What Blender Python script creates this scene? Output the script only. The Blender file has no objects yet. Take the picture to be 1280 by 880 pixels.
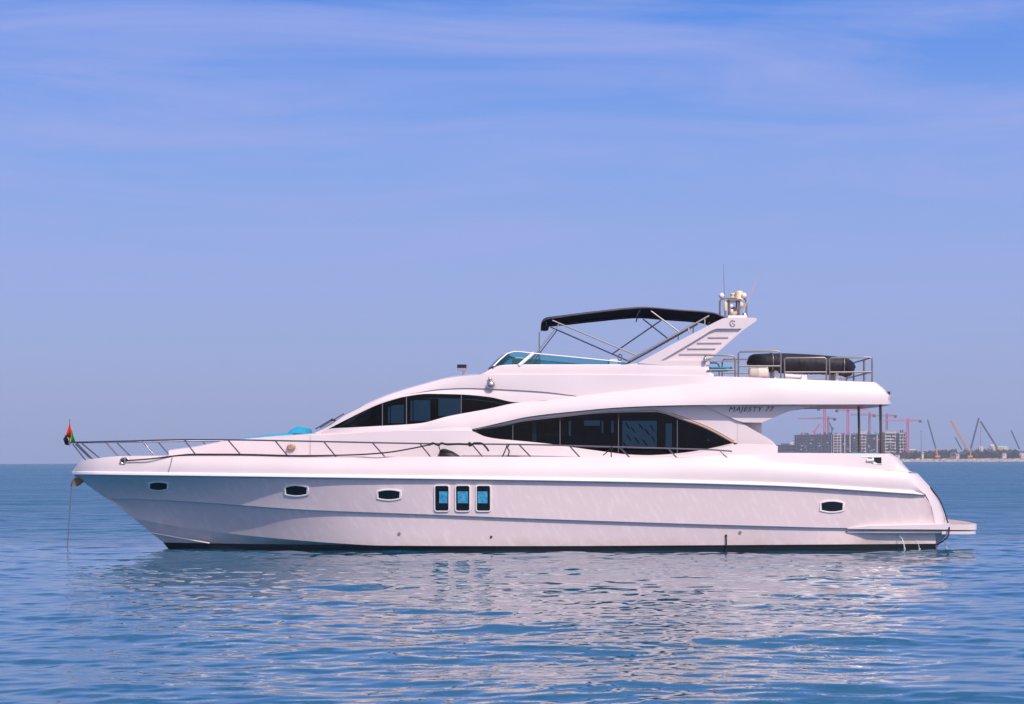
import bpy, bmesh, math, random
import numpy as np
from mathutils import Vector, Matrix
random.seed(7); rng = np.random.default_rng(7)
S = bpy.context.scene
COL = S.collection
R = math.radians

# ------------------------------------------------------------------ camera, sky, sun, exposure
FPX, CX, CY, CAMD, CAMH, ROLL = 2746.0, 640.0, 576.0, 60.0, 2.37, 0.0027
cam_d = bpy.data.cameras.new('camera'); cam = bpy.data.objects.new('camera', cam_d); COL.objects.link(cam)
cam_d.sensor_width = 36; cam_d.lens = FPX / 1280 * 36
cam_d.shift_y = (CY - 440) / 1280
cam_d.clip_start = 0.5; cam_d.clip_end = 20000
cam.matrix_world = Matrix.Translation((0, -CAMD, CAMH)) @ Matrix.Rotation(R(90), 4, 'X') @ Matrix.Rotation(-ROLL, 4, 'Z')
S.camera = cam
SUN_EL, SUN_AZ = R(44), R(27)          # azimuth measured from behind the camera towards the right
sun_dir = Vector((math.sin(SUN_AZ) * math.cos(SUN_EL), -math.cos(SUN_AZ) * math.cos(SUN_EL), math.sin(SUN_EL)))
sl = bpy.data.lights.new('sun', 'SUN'); sl.energy = 3.6; sl.angle = R(0.55); sl.color = (1.0, 0.89, 0.79)
so = bpy.data.objects.new('sun', sl); COL.objects.link(so)
so.rotation_euler = sun_dir.to_track_quat('Z', 'Y').to_euler()
W = bpy.data.worlds.new('World'); S.world = W; W.use_nodes = True
nt = W.node_tree; N = nt.nodes; L = nt.links
bg = N['Background']
sky = N.new('ShaderNodeTexSky'); sky.sky_type = 'NISHITA'; sky.sun_disc = False
sky.sun_elevation = SUN_EL; sky.sun_rotation = math.atan2(sun_dir.x, sun_dir.y)
sky.dust_density = 1.5; sky.air_density = 1.2; sky.ozone_density = 2.0
tc = N.new('ShaderNodeTexCoord'); sep = N.new('ShaderNodeSeparateXYZ'); L.new(tc.outputs['Generated'], sep.inputs[0])
ramp = N.new('ShaderNodeValToRGB'); L.new(sep.outputs['Z'], ramp.inputs[0])
cr = ramp.color_ramp
SKYC = [(0.0, (0.295, 0.37, 0.67)), (0.05, (0.285, 0.38, 0.73)), (0.09, (0.255, 0.37, 0.775)), (0.14, (0.19, 0.335, 0.80)),
        (0.20, (0.06, 0.235, 0.78)), (0.26, (0.02, 0.125, 0.40)), (0.50, (0.035, 0.12, 0.30)), (0.72, (0.34, 0.36, 0.54)), (1.0, (0.40, 0.40, 0.52))]
while len(cr.elements) < len(SKYC): cr.elements.new(0.5)
for e, (p, c) in zip(cr.elements, SKYC): e.position = p; e.color = (*c, 1)
gain = N.new('ShaderNodeVectorMath'); gain.operation = 'SCALE'; gain.inputs['Scale'].default_value = 10.9
L.new(ramp.outputs[0], gain.inputs[0])
mixs = N.new('ShaderNodeMix'); mixs.data_type = 'RGBA'; mixs.inputs[0].default_value = 0.86
L.new(sky.outputs[0], mixs.inputs[6]); L.new(gain.outputs[0], mixs.inputs[7])
# thin streaky cirrus
mp = N.new('ShaderNodeMapping'); mp.inputs['Scale'].default_value = (2.4, 2.4, 19); mp.inputs['Rotation'].default_value = (0.0, R(1.5), 0)
L.new(tc.outputs['Generated'], mp.inputs[0])
cn = N.new('ShaderNodeTexNoise'); cn.inputs['Scale'].default_value = 1.6; cn.inputs['Detail'].default_value = 10; cn.inputs['Roughness'].default_value = 0.62
cn.inputs['Distortion'].default_value = 1.1
L.new(mp.outputs[0], cn.inputs['Vector'])
cmr = N.new('ShaderNodeMapRange'); cmr.inputs[1].default_value = 0.40; cmr.inputs[2].default_value = 0.68; cmr.inputs[4].default_value = 0.72
L.new(cn.outputs[0], cmr.inputs[0])
chi = N.new('ShaderNodeMapRange'); chi.inputs[1].default_value = 0.03; chi.inputs[2].default_value = 0.12; L.new(sep.outputs['Z'], chi.inputs[0])
cm = N.new('ShaderNodeMath'); cm.operation = 'MULTIPLY'; L.new(cmr.outputs[0], cm.inputs[0]); L.new(chi.outputs[0], cm.inputs[1])
mixc = N.new('ShaderNodeMix'); mixc.data_type = 'RGBA'; L.new(cm.outputs[0], mixc.inputs[0])
L.new(mixs.outputs[2], mixc.inputs[6]); mixc.inputs[7].default_value = (3.5, 4.2, 8.3, 1)
# bright hazy aureole round the sun (behind the camera)
nrm = N.new('ShaderNodeVectorMath'); nrm.operation = 'NORMALIZE'; L.new(tc.outputs['Generated'], nrm.inputs[0])
dot = N.new('ShaderNodeVectorMath'); dot.operation = 'DOT_PRODUCT'; L.new(nrm.outputs[0], dot.inputs[0]); dot.inputs[1].default_value = tuple(sun_dir)
dmx = N.new('ShaderNodeMath'); dmx.operation = 'MAXIMUM'; L.new(dot.outputs['Value'], dmx.inputs[0]); dmx.inputs[1].default_value = 0
dpw = N.new('ShaderNodeMath'); dpw.operation = 'POWER'; L.new(dmx.outputs[0], dpw.inputs[0]); dpw.inputs[1].default_value = 2.2
aur = N.new('ShaderNodeVectorMath'); aur.operation = 'SCALE'; aur.inputs[0].default_value = (9.0, 7.2, 6.4); L.new(dpw.outputs[0], aur.inputs['Scale'])
summ = N.new('ShaderNodeVectorMath'); summ.operation = 'ADD'; L.new(mixc.outputs[2], summ.inputs[0]); L.new(aur.outputs[0], summ.inputs[1])
L.new(summ.outputs[0], bg.inputs[0]); bg.inputs[1].default_value = 0.1
S.view_settings.view_transform = 'Standard'; S.view_settings.look = 'None'
S.view_settings.exposure = 0.0; S.view_settings.gamma = 1.0; S.view_settings.use_curve_mapping = False
S.render.engine = 'CYCLES'
cy = S.cycles; cy.use_denoising = True; cy.use_adaptive_sampling = False; cy.max_bounces = 8; cy.transparent_max_bounces = 16
cy.caustics_reflective = False; cy.caustics_refractive = False; cy.volume_bounces = 0; cy.sample_clamp_indirect = 6

# ------------------------------------------------------------------ helpers
def P(px, py, y=0.0):
    """photo pixel seen at world depth y -> world point"""
    u, v = px - CX, py - CY
    uu, vv = u - ROLL * v, v + ROLL * u
    d = CAMD + y
    return np.array((uu / FPX * d, y, CAMH - vv / FPX * d))
def pchip(pts):
    x = np.array([p[0] for p in pts], float); y = np.array([p[1] for p in pts], float)
    h = np.diff(x); dl = np.diff(y) / h; m = np.zeros_like(x)
    if len(x) == 2: m[:] = dl[0]
    else:
        for i in range(1, len(x) - 1):
            if dl[i-1] * dl[i] > 0:
                w1, w2 = 2*h[i] + h[i-1], h[i] + 2*h[i-1]
                m[i] = (w1 + w2) / (w1 / dl[i-1] + w2 / dl[i])
        m[0], m[-1] = dl[0], dl[-1]
    def f(q):
        q = np.clip(np.asarray(q, float), x[0], x[-1]); i = np.clip(np.searchsorted(x, q) - 1, 0, len(x) - 2)
        t = (q - x[i]) / h[i]
        return ((1+2*t)*(1-t)**2*y[i] + t*(1-t)**2*h[i]*m[i] + t*t*(3-2*t)*y[i+1] + t*t*(t-1)*h[i]*m[i+1])
    return f
def lin(pts):
    x = [p[0] for p in pts]; y = [p[1] for p in pts]
    return lambda q: np.interp(q, x, y)
def curve(px, fy, fh):
    """points along a traced line: px stations, pixel height fy, half-breadth fh (near side: y = -half-breadth)"""
    px = np.asarray(px, float)
    py = fy(px) if callable(fy) else np.full_like(px, fy); hb = fh(px) if callable(fh) else np.full_like(px, fh)
    return np.array([P(a, b, -c) for a, b, c in zip(px, py, hb)])
def between(A, B, m=4, bulge=0.0):
    out = []
    for s in np.linspace(0, 1, m + 1):
        Q = A * (1 - s) + B * s
        Q[:, 1] -= np.asarray(bulge) * 4 * s * (1 - s)
        out.append(Q)
    return out
class MB:
    def __init__(s): s.v = []; s.f = []; s.sm = []
    def face(s, pts, smooth=False):
        b = len(s.v); s.v += [tuple(p) for p in pts]; s.f.append(tuple(range(b, b + len(pts)))); s.sm.append(smooth)
    def grid(s, rows, mirror=False, smooth=True, wrap=False):
        n = len(rows[0]); b = len(s.v)
        for r in rows: s.v += [tuple(p) for p in r]
        m = len(rows)
        for i in range(m - 1):
            for j in range(n if wrap else n - 1):
                k = (j + 1) % n
                s.f.append((b+i*n+j, b+i*n+k, b+(i+1)*n+k, b+(i+1)*n+j)); s.sm.append(smooth)
        if mirror:
            s.grid([[(p[0], -p[1], p[2]) for p in r][::-1] for r in rows], False, smooth, wrap)
        return s
    def tube(s, pts, r, sides=8, mirror=False, cap=True, smooth=True):
        pts = [Vector(p) for p in pts]; rr = r if hasattr(r, '__len__') else [r] * len(pts)
        t0 = (pts[1] - pts[0]).normalized(); up = Vector((0, 0, 1)) if abs(t0.z) < .9 else Vector((1, 0, 0))
        nrm = t0.cross(up).normalized(); rows = []
        for i, p in enumerate(pts):
            t = ((pts[min(i+1, len(pts)-1)] - pts[max(i-1, 0)])).normalized()
            nrm = (nrm - t * nrm.dot(t)).normalized(); bn = t.cross(nrm)
            rows.append([p + (nrm * math.cos(a) + bn * math.sin(a)) * rr[i] for a in [2*math.pi*k/sides for k in range(sides)]])
        s.grid(rows, False, smooth, True)
        if cap: s.face(rows[0][::-1]); s.face(rows[-1])
        if mirror: s.tube([(p.x, -p.y, p.z) for p in pts], r, sides, False, cap, smooth)
        return s
    def box(s, a, b, mirror=False):
        (x0, y0, z0), (x1, y1, z1) = a, b
        c = [(x0,y0,z0),(x1,y0,z0),(x1,y1,z0),(x0,y1,z0),(x0,y0,z1),(x1,y0,z1),(x1,y1,z1),(x0,y1,z1)]
        for q in ((0,3,2,1),(4,5,6,7),(0,1,5,4),(1,2,6,5),(2,3,7,6),(3,0,4,7)): s.face([c[i] for i in q])
        if mirror: s.box((x0, -y1, z0), (x1, -y0, z1))
        return s
    def prism(s, outline, off, mirror=False):
        """outline: world points; extruded by the vector off"""
        A = [np.array(p, float) for p in outline]; B = [p + np.array(off, float) for p in A]
        s.face(A); s.face(B[::-1])
        for i in range(len(A)):
            j = (i + 1) % len(A); s.face([A[i], B[i], B[j], A[j]])
        if mirror: s.prism([(p[0], -p[1], p[2]) for p in A], (off[0], -off[1], off[2]))
        return s
    def lathe(s, c, prof, sides=20, axis='Z'):
        rows = []
        for r, h in prof:
            ring = []
            for k in range(sides):
                a = 2*math.pi*k/sides; q = (r*math.cos(a), r*math.sin(a), h)
                if axis == 'X': q = (q[2], q[0], q[1])
                if axis == 'Y': q = (q[0], q[2], q[1])
                ring.append((c[0]+q[0], c[1]+q[1], c[2]+q[2]))
            rows.append(ring)
        s.grid(rows, False, True, True); s.face(rows[0][::-1]); s.face(rows[-1]); return s
    def build(s, name, mat, parent=None, origin=None, bevel=0, weld=0, solid=0):
        org = np.array(origin if origin is not None else (parent['org'] if parent is not None else (0, 0, 0)), float)
        me = bpy.data.meshes.new(name)
        me.from_pydata([tuple(np.array(p, float) - org) for p in s.v], [], s.f)
        me.polygons.foreach_set('use_smooth', s.sm)
        bm = bmesh.new(); bm.from_mesh(me)
        if weld: bmesh.ops.remove_doubles(bm, verts=bm.verts, dist=weld)
        bmesh.ops.recalc_face_normals(bm, faces=bm.faces); bm.to_mesh(me); bm.free()
        me.materials.append(mat)
        o = bpy.data.objects.new(name, me); COL.objects.link(o)
        if parent is not None: o.parent = parent; o['org'] = [float(q) for q in org]
        else: o.location = org; o['org'] = [float(q) for q in org]
        if parent is not None and parent.type == 'MESH': pass
        if solid:
            m = o.modifiers.new('solid', 'SOLIDIFY'); m.thickness = solid; m.offset = 0
        if bevel:
            m = o.modifiers.new('bevel', 'BEVEL'); m.width = bevel; m.segments = 2; m.limit_method = 'ANGLE'; m.harden_normals = False
        return o
def tag(o, label=None, cat=None, group=None, kind=None):
    if label: o['label'] = label
    if cat: o['category'] = cat
    if group: o['group'] = group
    if kind: o['kind'] = kind
    return o
def empty(name, loc, label, cat, group=None):
    o = bpy.data.objects.new(name, None); COL.objects.link(o); o.location = loc; o['org'] = [float(q) for q in loc]
    o.empty_display_size = 0.3
    return tag(o, label, cat, group)

# ------------------------------------------------------------------ materials
def mat(name, col, rough=0.5, metal=0.0, spec=0.5, coat=0.0, vary=0.0, vscale=2.0, bump=0.0, bscale=20.0, col2=None, stretch=(1, 1, 1)):
    m = bpy.data.materials.new(name); m.use_nodes = True; n = m.node_tree.nodes; l = m.node_tree.links
    b = n['Principled BSDF']; b.inputs['Base Color'].default_value = (*col, 1); b.inputs['Roughness'].default_value = rough
    b.inputs['Metallic'].default_value = metal; b.inputs['Specular IOR Level'].default_value = spec; b.inputs['Coat Weight'].default_value = coat
    b.inputs['Coat Roughness'].default_value = 0.08
    if vary or bump:
        t = n.new('ShaderNodeTexCoord'); mpg = n.new('ShaderNodeMapping'); l.new(t.outputs['Object'], mpg.inputs[0]); mpg.inputs['Scale'].default_value = stretch
    if vary:
        q = n.new('ShaderNodeTexNoise'); q.inputs['Scale'].default_value = vscale; q.inputs['Detail'].default_value = 6; l.new(mpg.outputs[0], q.inputs['Vector'])
        r = n.new('ShaderNodeMapRange'); r.inputs[1].default_value = 0.35; r.inputs[2].default_value = 0.68; l.new(q.outputs[0], r.inputs[0])
        x = n.new('ShaderNodeMix'); x.data_type = 'RGBA'; l.new(r.outputs[0], x.inputs[0])
        x.inputs[6].default_value = (*[c * (1 - vary) for c in col], 1); x.inputs[7].default_value = (*(col2 or [min(1, c * (1 + vary)) for c in col]), 1)
        l.new(x.outputs[2], b.inputs['Base Color'])
    if bump:
        q = n.new('ShaderNodeTexNoise'); q.inputs['Scale'].default_value = bscale; q.inputs['Detail'].default_value = 4; l.new(mpg.outputs[0], q.inputs['Vector'])
        bb = n.new('ShaderNodeBump'); bb.inputs['Strength'].default_value = bump; bb.inputs['Distance'].default_value = 0.02
        l.new(q.outputs[0], bb.inputs['Height']); l.new(bb.outputs[0], b.inputs['Normal'])
    return m
def glass(name, tint, refl=1.0):
    m = bpy.data.materials.new(name); m.use_nodes = True; n = m.node_tree.nodes; l = m.node_tree.links
    n.remove(n['Principled BSDF']); o = n['Material Output']
    t = n.new('ShaderNodeBsdfTransparent'); t.inputs[0].default_value = (*tint, 1)
    g = n.new('ShaderNodeBsdfGlossy'); g.inputs['Roughness'].default_value = 0.02; g.inputs[0].default_value = (refl, refl, refl, 1)
    f = n.new('ShaderNodeFresnel'); f.inputs[0].default_value = 1.5; x = n.new('ShaderNodeMixShader')
    l.new(f.outputs[0], x.inputs[0]); l.new(t.outputs[0], x.inputs[1]); l.new(g.outputs[0], x.inputs[2]); l.new(x.outputs[0], o.inputs[0])
    return m
def hull_paint():
    m = bpy.data.materials.new('hull_gelcoat'); m.use_nodes = True; n = m.node_tree.nodes; l = m.node_tree.links; b = n['Principled BSDF']
    b.inputs['Roughness'].default_value = .3; b.inputs['Coat Weight'].default_value = .3; b.inputs['Coat Roughness'].default_value = .06
    g = n.new('ShaderNodeNewGeometry'); sp = n.new('ShaderNodeSeparateXYZ'); l.new(g.outputs['Position'], sp.inputs[0])
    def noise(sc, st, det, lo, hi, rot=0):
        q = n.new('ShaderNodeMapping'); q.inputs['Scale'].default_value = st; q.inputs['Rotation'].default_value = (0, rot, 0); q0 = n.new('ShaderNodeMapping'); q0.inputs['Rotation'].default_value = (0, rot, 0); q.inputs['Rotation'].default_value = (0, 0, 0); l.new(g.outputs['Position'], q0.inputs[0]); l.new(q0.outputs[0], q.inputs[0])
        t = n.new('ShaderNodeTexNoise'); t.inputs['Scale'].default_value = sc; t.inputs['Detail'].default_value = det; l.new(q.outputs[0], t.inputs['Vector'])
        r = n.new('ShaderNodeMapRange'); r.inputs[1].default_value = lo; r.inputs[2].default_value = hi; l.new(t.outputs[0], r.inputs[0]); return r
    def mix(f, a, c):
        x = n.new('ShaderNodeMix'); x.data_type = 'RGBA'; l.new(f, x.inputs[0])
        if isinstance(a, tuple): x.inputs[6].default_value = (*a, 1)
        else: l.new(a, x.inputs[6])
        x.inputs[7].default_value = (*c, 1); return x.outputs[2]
    def mul(a, k):
        x = n.new('ShaderNodeMath'); x.operation = 'MULTIPLY'; l.new(a, x.inputs[0])
        if isinstance(k, float): x.inputs[1].default_value = k
        else: l.new(k, x.inputs[1])
        return x.outputs[0]
    c = mix(noise(1.0, (9.0, 1, 3.0), 6, .50, .80, .5).outputs[0], (.755, .605, .625), (.835, .70, .715))      # slanting pale streaks: sunlight rippling off the sea, painted into the colour
    c = mix(mul(noise(1.0, (3.1, 1, .25), 5, .58, .85).outputs[0], .07), c, (.60, .50, .50))                 # faint run marks
    wl = n.new('ShaderNodeMapRange'); wl.inputs[1].default_value = .42; wl.inputs[2].default_value = .17; l.new(sp.outputs['Z'], wl.inputs[0])
    c = mix(mul(mul(wl.outputs[0], noise(1.0, (2.2, 1, 3), 5, .35, .65).outputs[0]), .45), c, (.52, .39, .28))   # waterline scum
    l.new(c, b.inputs['Base Color']); return m
M = dict(
    gel=mat('white_gelcoat', (0.71, 0.61, 0.63), 0.28, coat=0.35, vary=0.03, vscale=0.9),
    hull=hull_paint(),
    trim=mat('bright_trim', (0.88, 0.80, 0.80), 0.25, coat=0.4),
    anti=mat('black_antifouling', (0.006, 0.009, 0.016), 0.5, vary=0.3, vscale=3),
    steel=mat('polished_steel', (0.55, 0.50, 0.50), 0.22, metal=1.0),
    dsteel=mat('dull_steel', (0.30, 0.27, 0.25), 0.4, metal=0.8),
    canvas=mat('black_canvas', (0.005, 0.005, 0.011), 0.85, spec=0.15, vary=0.3, vscale=6, bump=0.8, bscale=4),
    rail=mat('rail_steel', (0.22, 0.21, 0.25), 0.18, metal=1.0),
    cyan=mat('cyan_cloth', (0.012, 0.33, 0.55), 0.7, vary=0.12, vscale=5),
    cream=mat('cream_plastic', (0.74, 0.58, 0.37), 0.5),
    white=mat('white_plastic', (0.78, 0.73, 0.74), 0.45),
    black=mat('black_rubber', (0.012, 0.012, 0.016), 0.55),
    rope=mat('dark_rope', (0.022, 0.02, 0.025), 0.9, bump=0.4, bscale=60),
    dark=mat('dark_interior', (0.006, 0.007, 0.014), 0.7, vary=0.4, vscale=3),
    sill=mat('dim_interior', (0.06, 0.05, 0.055), 0.7),
    curtain=mat('pale_curtain', (0.5, 0.5, 0.6), 0.9),
    wood=mat('brown_timber', (0.16, 0.08, 0.05), 0.5),
    tan=mat('tan_gasket', (0.55, 0.36, 0.25), 0.5),
    pane=mat('black_pane', (0.004, 0.006, 0.012), 0.05, spec=0.5),
    blind=mat('blue_blind', (0.025, 0.27, 0.50), 0.6, vary=0.25, vscale=14, col2=(0.07, 0.40, 0.64)),
    rust=mat('rusty_iron', (0.17, 0.10, 0.075), 0.8, vary=0.4, vscale=12),
    glass=glass('tinted_glass', (0.18, 0.29, 0.33), 0.30),
    teal=glass('teal_glass', (0.25, 0.66, 0.72), 0.6),
    mullion=mat('mullion_grey', (.13, .12, .15), .5),
    green=mat('green_lens', (0.0, 0.45, 0.30), 0.3),
)

# ------------------------------------------------------------------ water (one sheet with real waves)
def build_water():
    ds = [-26, -20, -14, -8, -3, 1, 4, 7, 9, 11]
    vmax, vmin, st = FPX * CAMH / 12.5, FPX * CAMH / 900, 0.55
    vs = np.arange(vmax, vmin, -st); vs = np.concatenate([np.arange(vmax, 150, -.40), np.arange(150, 66, -.20), np.arange(66, vmin, -.40)]); dd = FPX * CAMH / vs
    far = np.array([1000, 1120, 1280, 1500, 1800, 2200, 2650, 3100.])
    d = np.concatenate([ds, dd, far])
    uc = np.linspace(-0.285, 0.285, 1000); side = 0.285 + np.cumsum(np.geomspace(0.0006, 0.09, 34))
    u = np.concatenate([-side[::-1], uc, side])
    wd = np.maximum(d, 14.0)
    X = (u[None, :] * wd[:, None]).astype(np.float32); Y = np.broadcast_to((d - CAMD)[:, None], X.shape).astype(np.float32)
    row = np.maximum(np.gradient(d), 0.03); 
    row[:len(ds)] = 0.5
    Z = np.zeros_like(X); DX = np.zeros_like(X); DY = np.zeros_like(X)
    lams = np.geomspace(0.13, 7.5, 96); var = np.zeros(len(d))
    for lam in lams:
        lam *= rng.uniform(0.94, 1.06); k = 2*math.pi/lam
        th = R(-75) + rng.normal(0, 0.75)
        slope = 0.0066 * (0.3 if lam < 0.22 else 0.8 if lam < 0.3 else 1.75 if lam < 0.9 else 1.35 if lam < 2.2 else 1.15)
        amp = slope / k; ph = rng.uniform(0, 2*math.pi)
        fade = np.clip((lam / row - 2.2) / 2.5, 0, 1) * np.clip((lam / (0.57/1000*wd) - 3) / 3, 0, 1)
        fade = fade*fade*(3-2*fade); var += (1 - fade**2) * (1.2*slope)**2 / 2
        if fade.max() <= 0: continue
        i = np.where(fade > 0)[0]; a, b = i[0], i[-1] + 1
        kx, ky = math.cos(th)*k, math.sin(th)*k
        # slow modulation so that the ripples gather in patches
        mod = 1 + 0.45*np.sin(X[a:b]*0.23/lam**.3 + Y[a:b]*0.11 + ph*3) * np.sin(Y[a:b]*0.17/lam**.3 - X[a:b]*0.06 + ph*5)
        arg = kx*X[a:b] + ky*Y[a:b] + ph
        A = (amp*fade[a:b])[:, None].astype(np.float32) * mod
        Z[a:b] += A*np.sin(arg); c = A*np.cos(arg)*1.15
        DX[a:b] += c*math.cos(th); DY[a:b] += c*math.sin(th)
    X = X + DX; Y = Y + DY
    n, m = X.shape
    me = bpy.data.meshes.new('water')
    me.vertices.add(n*m); me.vertices.foreach_set('co', np.stack([X, Y, Z], -1).astype(np.float32).ravel())
    idx = np.arange(n*m, dtype=np.int32).reshape(n, m)
    q = np.stack([idx[:-1, :-1], idx[:-1, 1:], idx[1:, 1:], idx[1:, :-1]], -1).reshape(-1, 4)
    me.loops.add(q.size); me.loops.foreach_set('vertex_index', q.ravel())
    me.polygons.add(len(q)); me.polygons.foreach_set('loop_start', np.arange(0, q.size, 4, dtype=np.int32))
    me.polygons.foreach_set('use_smooth', np.ones(len(q), bool)); me.update(calc_edges=True)
    # the slope spread of the ripples too fine for the mesh becomes surface roughness
    ro = np.sqrt(np.clip(0.8*np.sqrt(2*np.maximum(var - 0.0011, 0)), 0.00015, 0.22))
    at = me.attributes.new('ripple', 'FLOAT', 'POINT'); at.data.foreach_set('value', np.repeat(ro, m).astype(np.float32))
    o = bpy.data.objects.new('water', me); COL.objects.link(o); tag(o, kind='structure')
    w = bpy.data.materials.new('sea_water'); w.use_nodes = True; n_ = w.node_tree.nodes; l = w.node_tree.links
    b = n_['Principled BSDF']; b.inputs['Base Color'].default_value = (0.003, 0.088, 0.165, 1); b.inputs['IOR'].default_value = 1.5
    a = n_.new('ShaderNodeAttribute'); a.attribute_name = 'ripple'
    g = n_.new('ShaderNodeNewGeometry')
    def noise(scale, detail, rot=0, st=(1, 1, 1)):
        mp = n_.new('ShaderNodeMapping'); mp.inputs['Scale'].default_value = st; mp.inputs['Rotation'].default_value = (0, 0, rot)
        l.new(g.outputs['Position'], mp.inputs[0]); t = n_.new('ShaderNodeTexNoise'); t.inputs['Scale'].default_value = scale
        t.inputs['Detail'].default_value = detail; l.new(mp.outputs[0], t.inputs['Vector']); return t
    n1 = noise(3.2, 4, 0.4, (0.75, 1.0, 1)); n2 = noise(0.75, 4, 0.2, (0.7, 1, 1)); n3 = noise(0.035, 3, 0.0, (0.5, 1.6, 1))
    b1 = n_.new('ShaderNodeBump'); b1.inputs['Strength'].default_value = 1.0; b1.inputs['Distance'].default_value = 0.004; b1.inputs['Filter Width'].default_value = 0.1; l.new(n1.outputs[0], b1.inputs['Height'])
    b2 = n_.new('ShaderNodeBump'); b2.inputs['Distance'].default_value = 0.50; l.new(n2.outputs[0], b2.inputs['Height']); n5 = noise(0.16, 5, 0.15, (0.55, 1.0, 1)); b3 = n_.new('ShaderNodeBump'); b3.inputs['Distance'].default_value = 2.2; l.new(n5.outputs[0], b3.inputs['Height']); l.new(b1.outputs[0], b3.inputs['Normal'])
    l.new(b3.outputs[0], b2.inputs['Normal'])
    st2 = n_.new('ShaderNodeMapRange'); st2.inputs[1].default_value = 0.06; st2.inputs[2].default_value = 0.30; st2.inputs[3].default_value = 0.0; st2.inputs[4].default_value = 0.9
    l.new(a.outputs['Fac'], st2.inputs[0]); l.new(st2.outputs[0], b2.inputs['Strength']); l.new(st2.outputs[0], b3.inputs['Strength']); l.new(b2.outputs[0], b.inputs['Normal'])
    wind = n_.new('ShaderNodeMapRange'); wind.inputs[1].default_value = 0.35; wind.inputs[2].default_value = 0.65; wind.inputs[3].default_value = 0.85; wind.inputs[4].default_value = 1.15
    l.new(n3.outputs[0], wind.inputs[0]); mm = n_.new('ShaderNodeMath'); mm.operation = 'MULTIPLY'
    l.new(a.outputs['Fac'], mm.inputs[0]); l.new(wind.outputs[0], mm.inputs[1]); l.new(mm.outputs[0], b.inputs['Roughness'])
    me.materials.append(w)
build_water()

# ------------------------------------------------------------------ far shore: land, rocks, scrub
SD = 2340.0                                       # world y of the shore line (2400 m from the camera)
px_m = (CAMD + SD) / FPX                          # metres per photo pixel there
xs0, xs1 = P(700, 577, SD)[0], P(1750, 577, SD)[0]
def build_shore():
    n = 420; xs = np.linspace(xs0, xs1, n)
    prof = [(0, -1.0), (3, 0.6), (6, 1.8), (9, 2.9), (12, 3.3)]
    b = MB(); rows = []
    for i, (dy, z) in enumerate(prof):
        rows.append([(x + rng.normal(0, .5), SD + dy + rng.normal(0, 0.7), z + (rng.normal(0, 0.35) if 0 < i else 0)) for x in xs])
    b.grid(rows, smooth=False)
    o = b.build('rock_revetment', mat('shore_rock', (0.30, 0.26, 0.25), 0.9, vary=0.45, vscale=0.35, col2=(0.50, 0.44, 0.43))); tag(o, kind='structure')
    g = MB(); g.grid([[(x, SD + dy, z) for x in np.linspace(xs0, xs1, 60)] for dy, z in ((12, 3.0), (60, 3.6), (180, 4.2), (420, 4.5), (640, 4.5))])
    tag(g.build('land', mat('sandy_ground', (0.34, 0.28, 0.23), 0.95, vary=0.3, vscale=0.05)), kind='structure')
build_shore()
def build_scrub():
    v = []; f = []
    x_a, x_b = P(1118, 570, SD)[0], xs1
    def leafs(cx, cyy, cz, rx, rz, k):
        for _ in range(k):
            q = rng.normal(0, 1, 3); q /= np.linalg.norm(q); q *= rng.uniform(.55, 1) 
            c = np.array((cx + q[0]*rx, cyy + q[1]*rx, max(3.4, cz + q[2]*rz)))
            a = rng.normal(0, 1, 3); a /= np.linalg.norm(a); bb = np.cross(a, rng.normal(0, 1, 3)); bb /= np.linalg.norm(bb)
            s = rng.uniform(.35, .9); i = len(v)
            v.extend([tuple(c - a*s - bb*s*.6), tuple(c + a*s - bb*s*.6), tuple(c + a*s*.7 + bb*s*.6), tuple(c - a*s*.8 + bb*s*.6)]); f.append((i, i+1, i+2, i+3))
    for k in range(1250):
        x = rng.uniform(x_a, x_b); dy = rng.uniform(16, 60)
        h = rng.choice([rng.uniform(2.5, 5), rng.uniform(4.5, 9.5)]) * (1 + 0.15*math.sin(x/37)); r = rng.uniform(1.6, 4.2)
        leafs(x, SD + dy, 3.6 + h*0.55, r, h*0.5, int(24 + 9*h))
    me = bpy.data.meshes.new('shore_scrub'); me.from_pydata(v, [], f)
    me.materials.append(mat('scrub_leaves', (0.030, 0.036, 0.030), 0.8, vary=0.5, vscale=0.12, col2=(0.095, 0.085, 0.075)))
    o = bpy.data.objects.new('shore_scrub', me); COL.objects.link(o); tag(o, 'dusty grey-green trees and scrub along the far shore', 'scrub', kind='stuff')
build_scrub()

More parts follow.
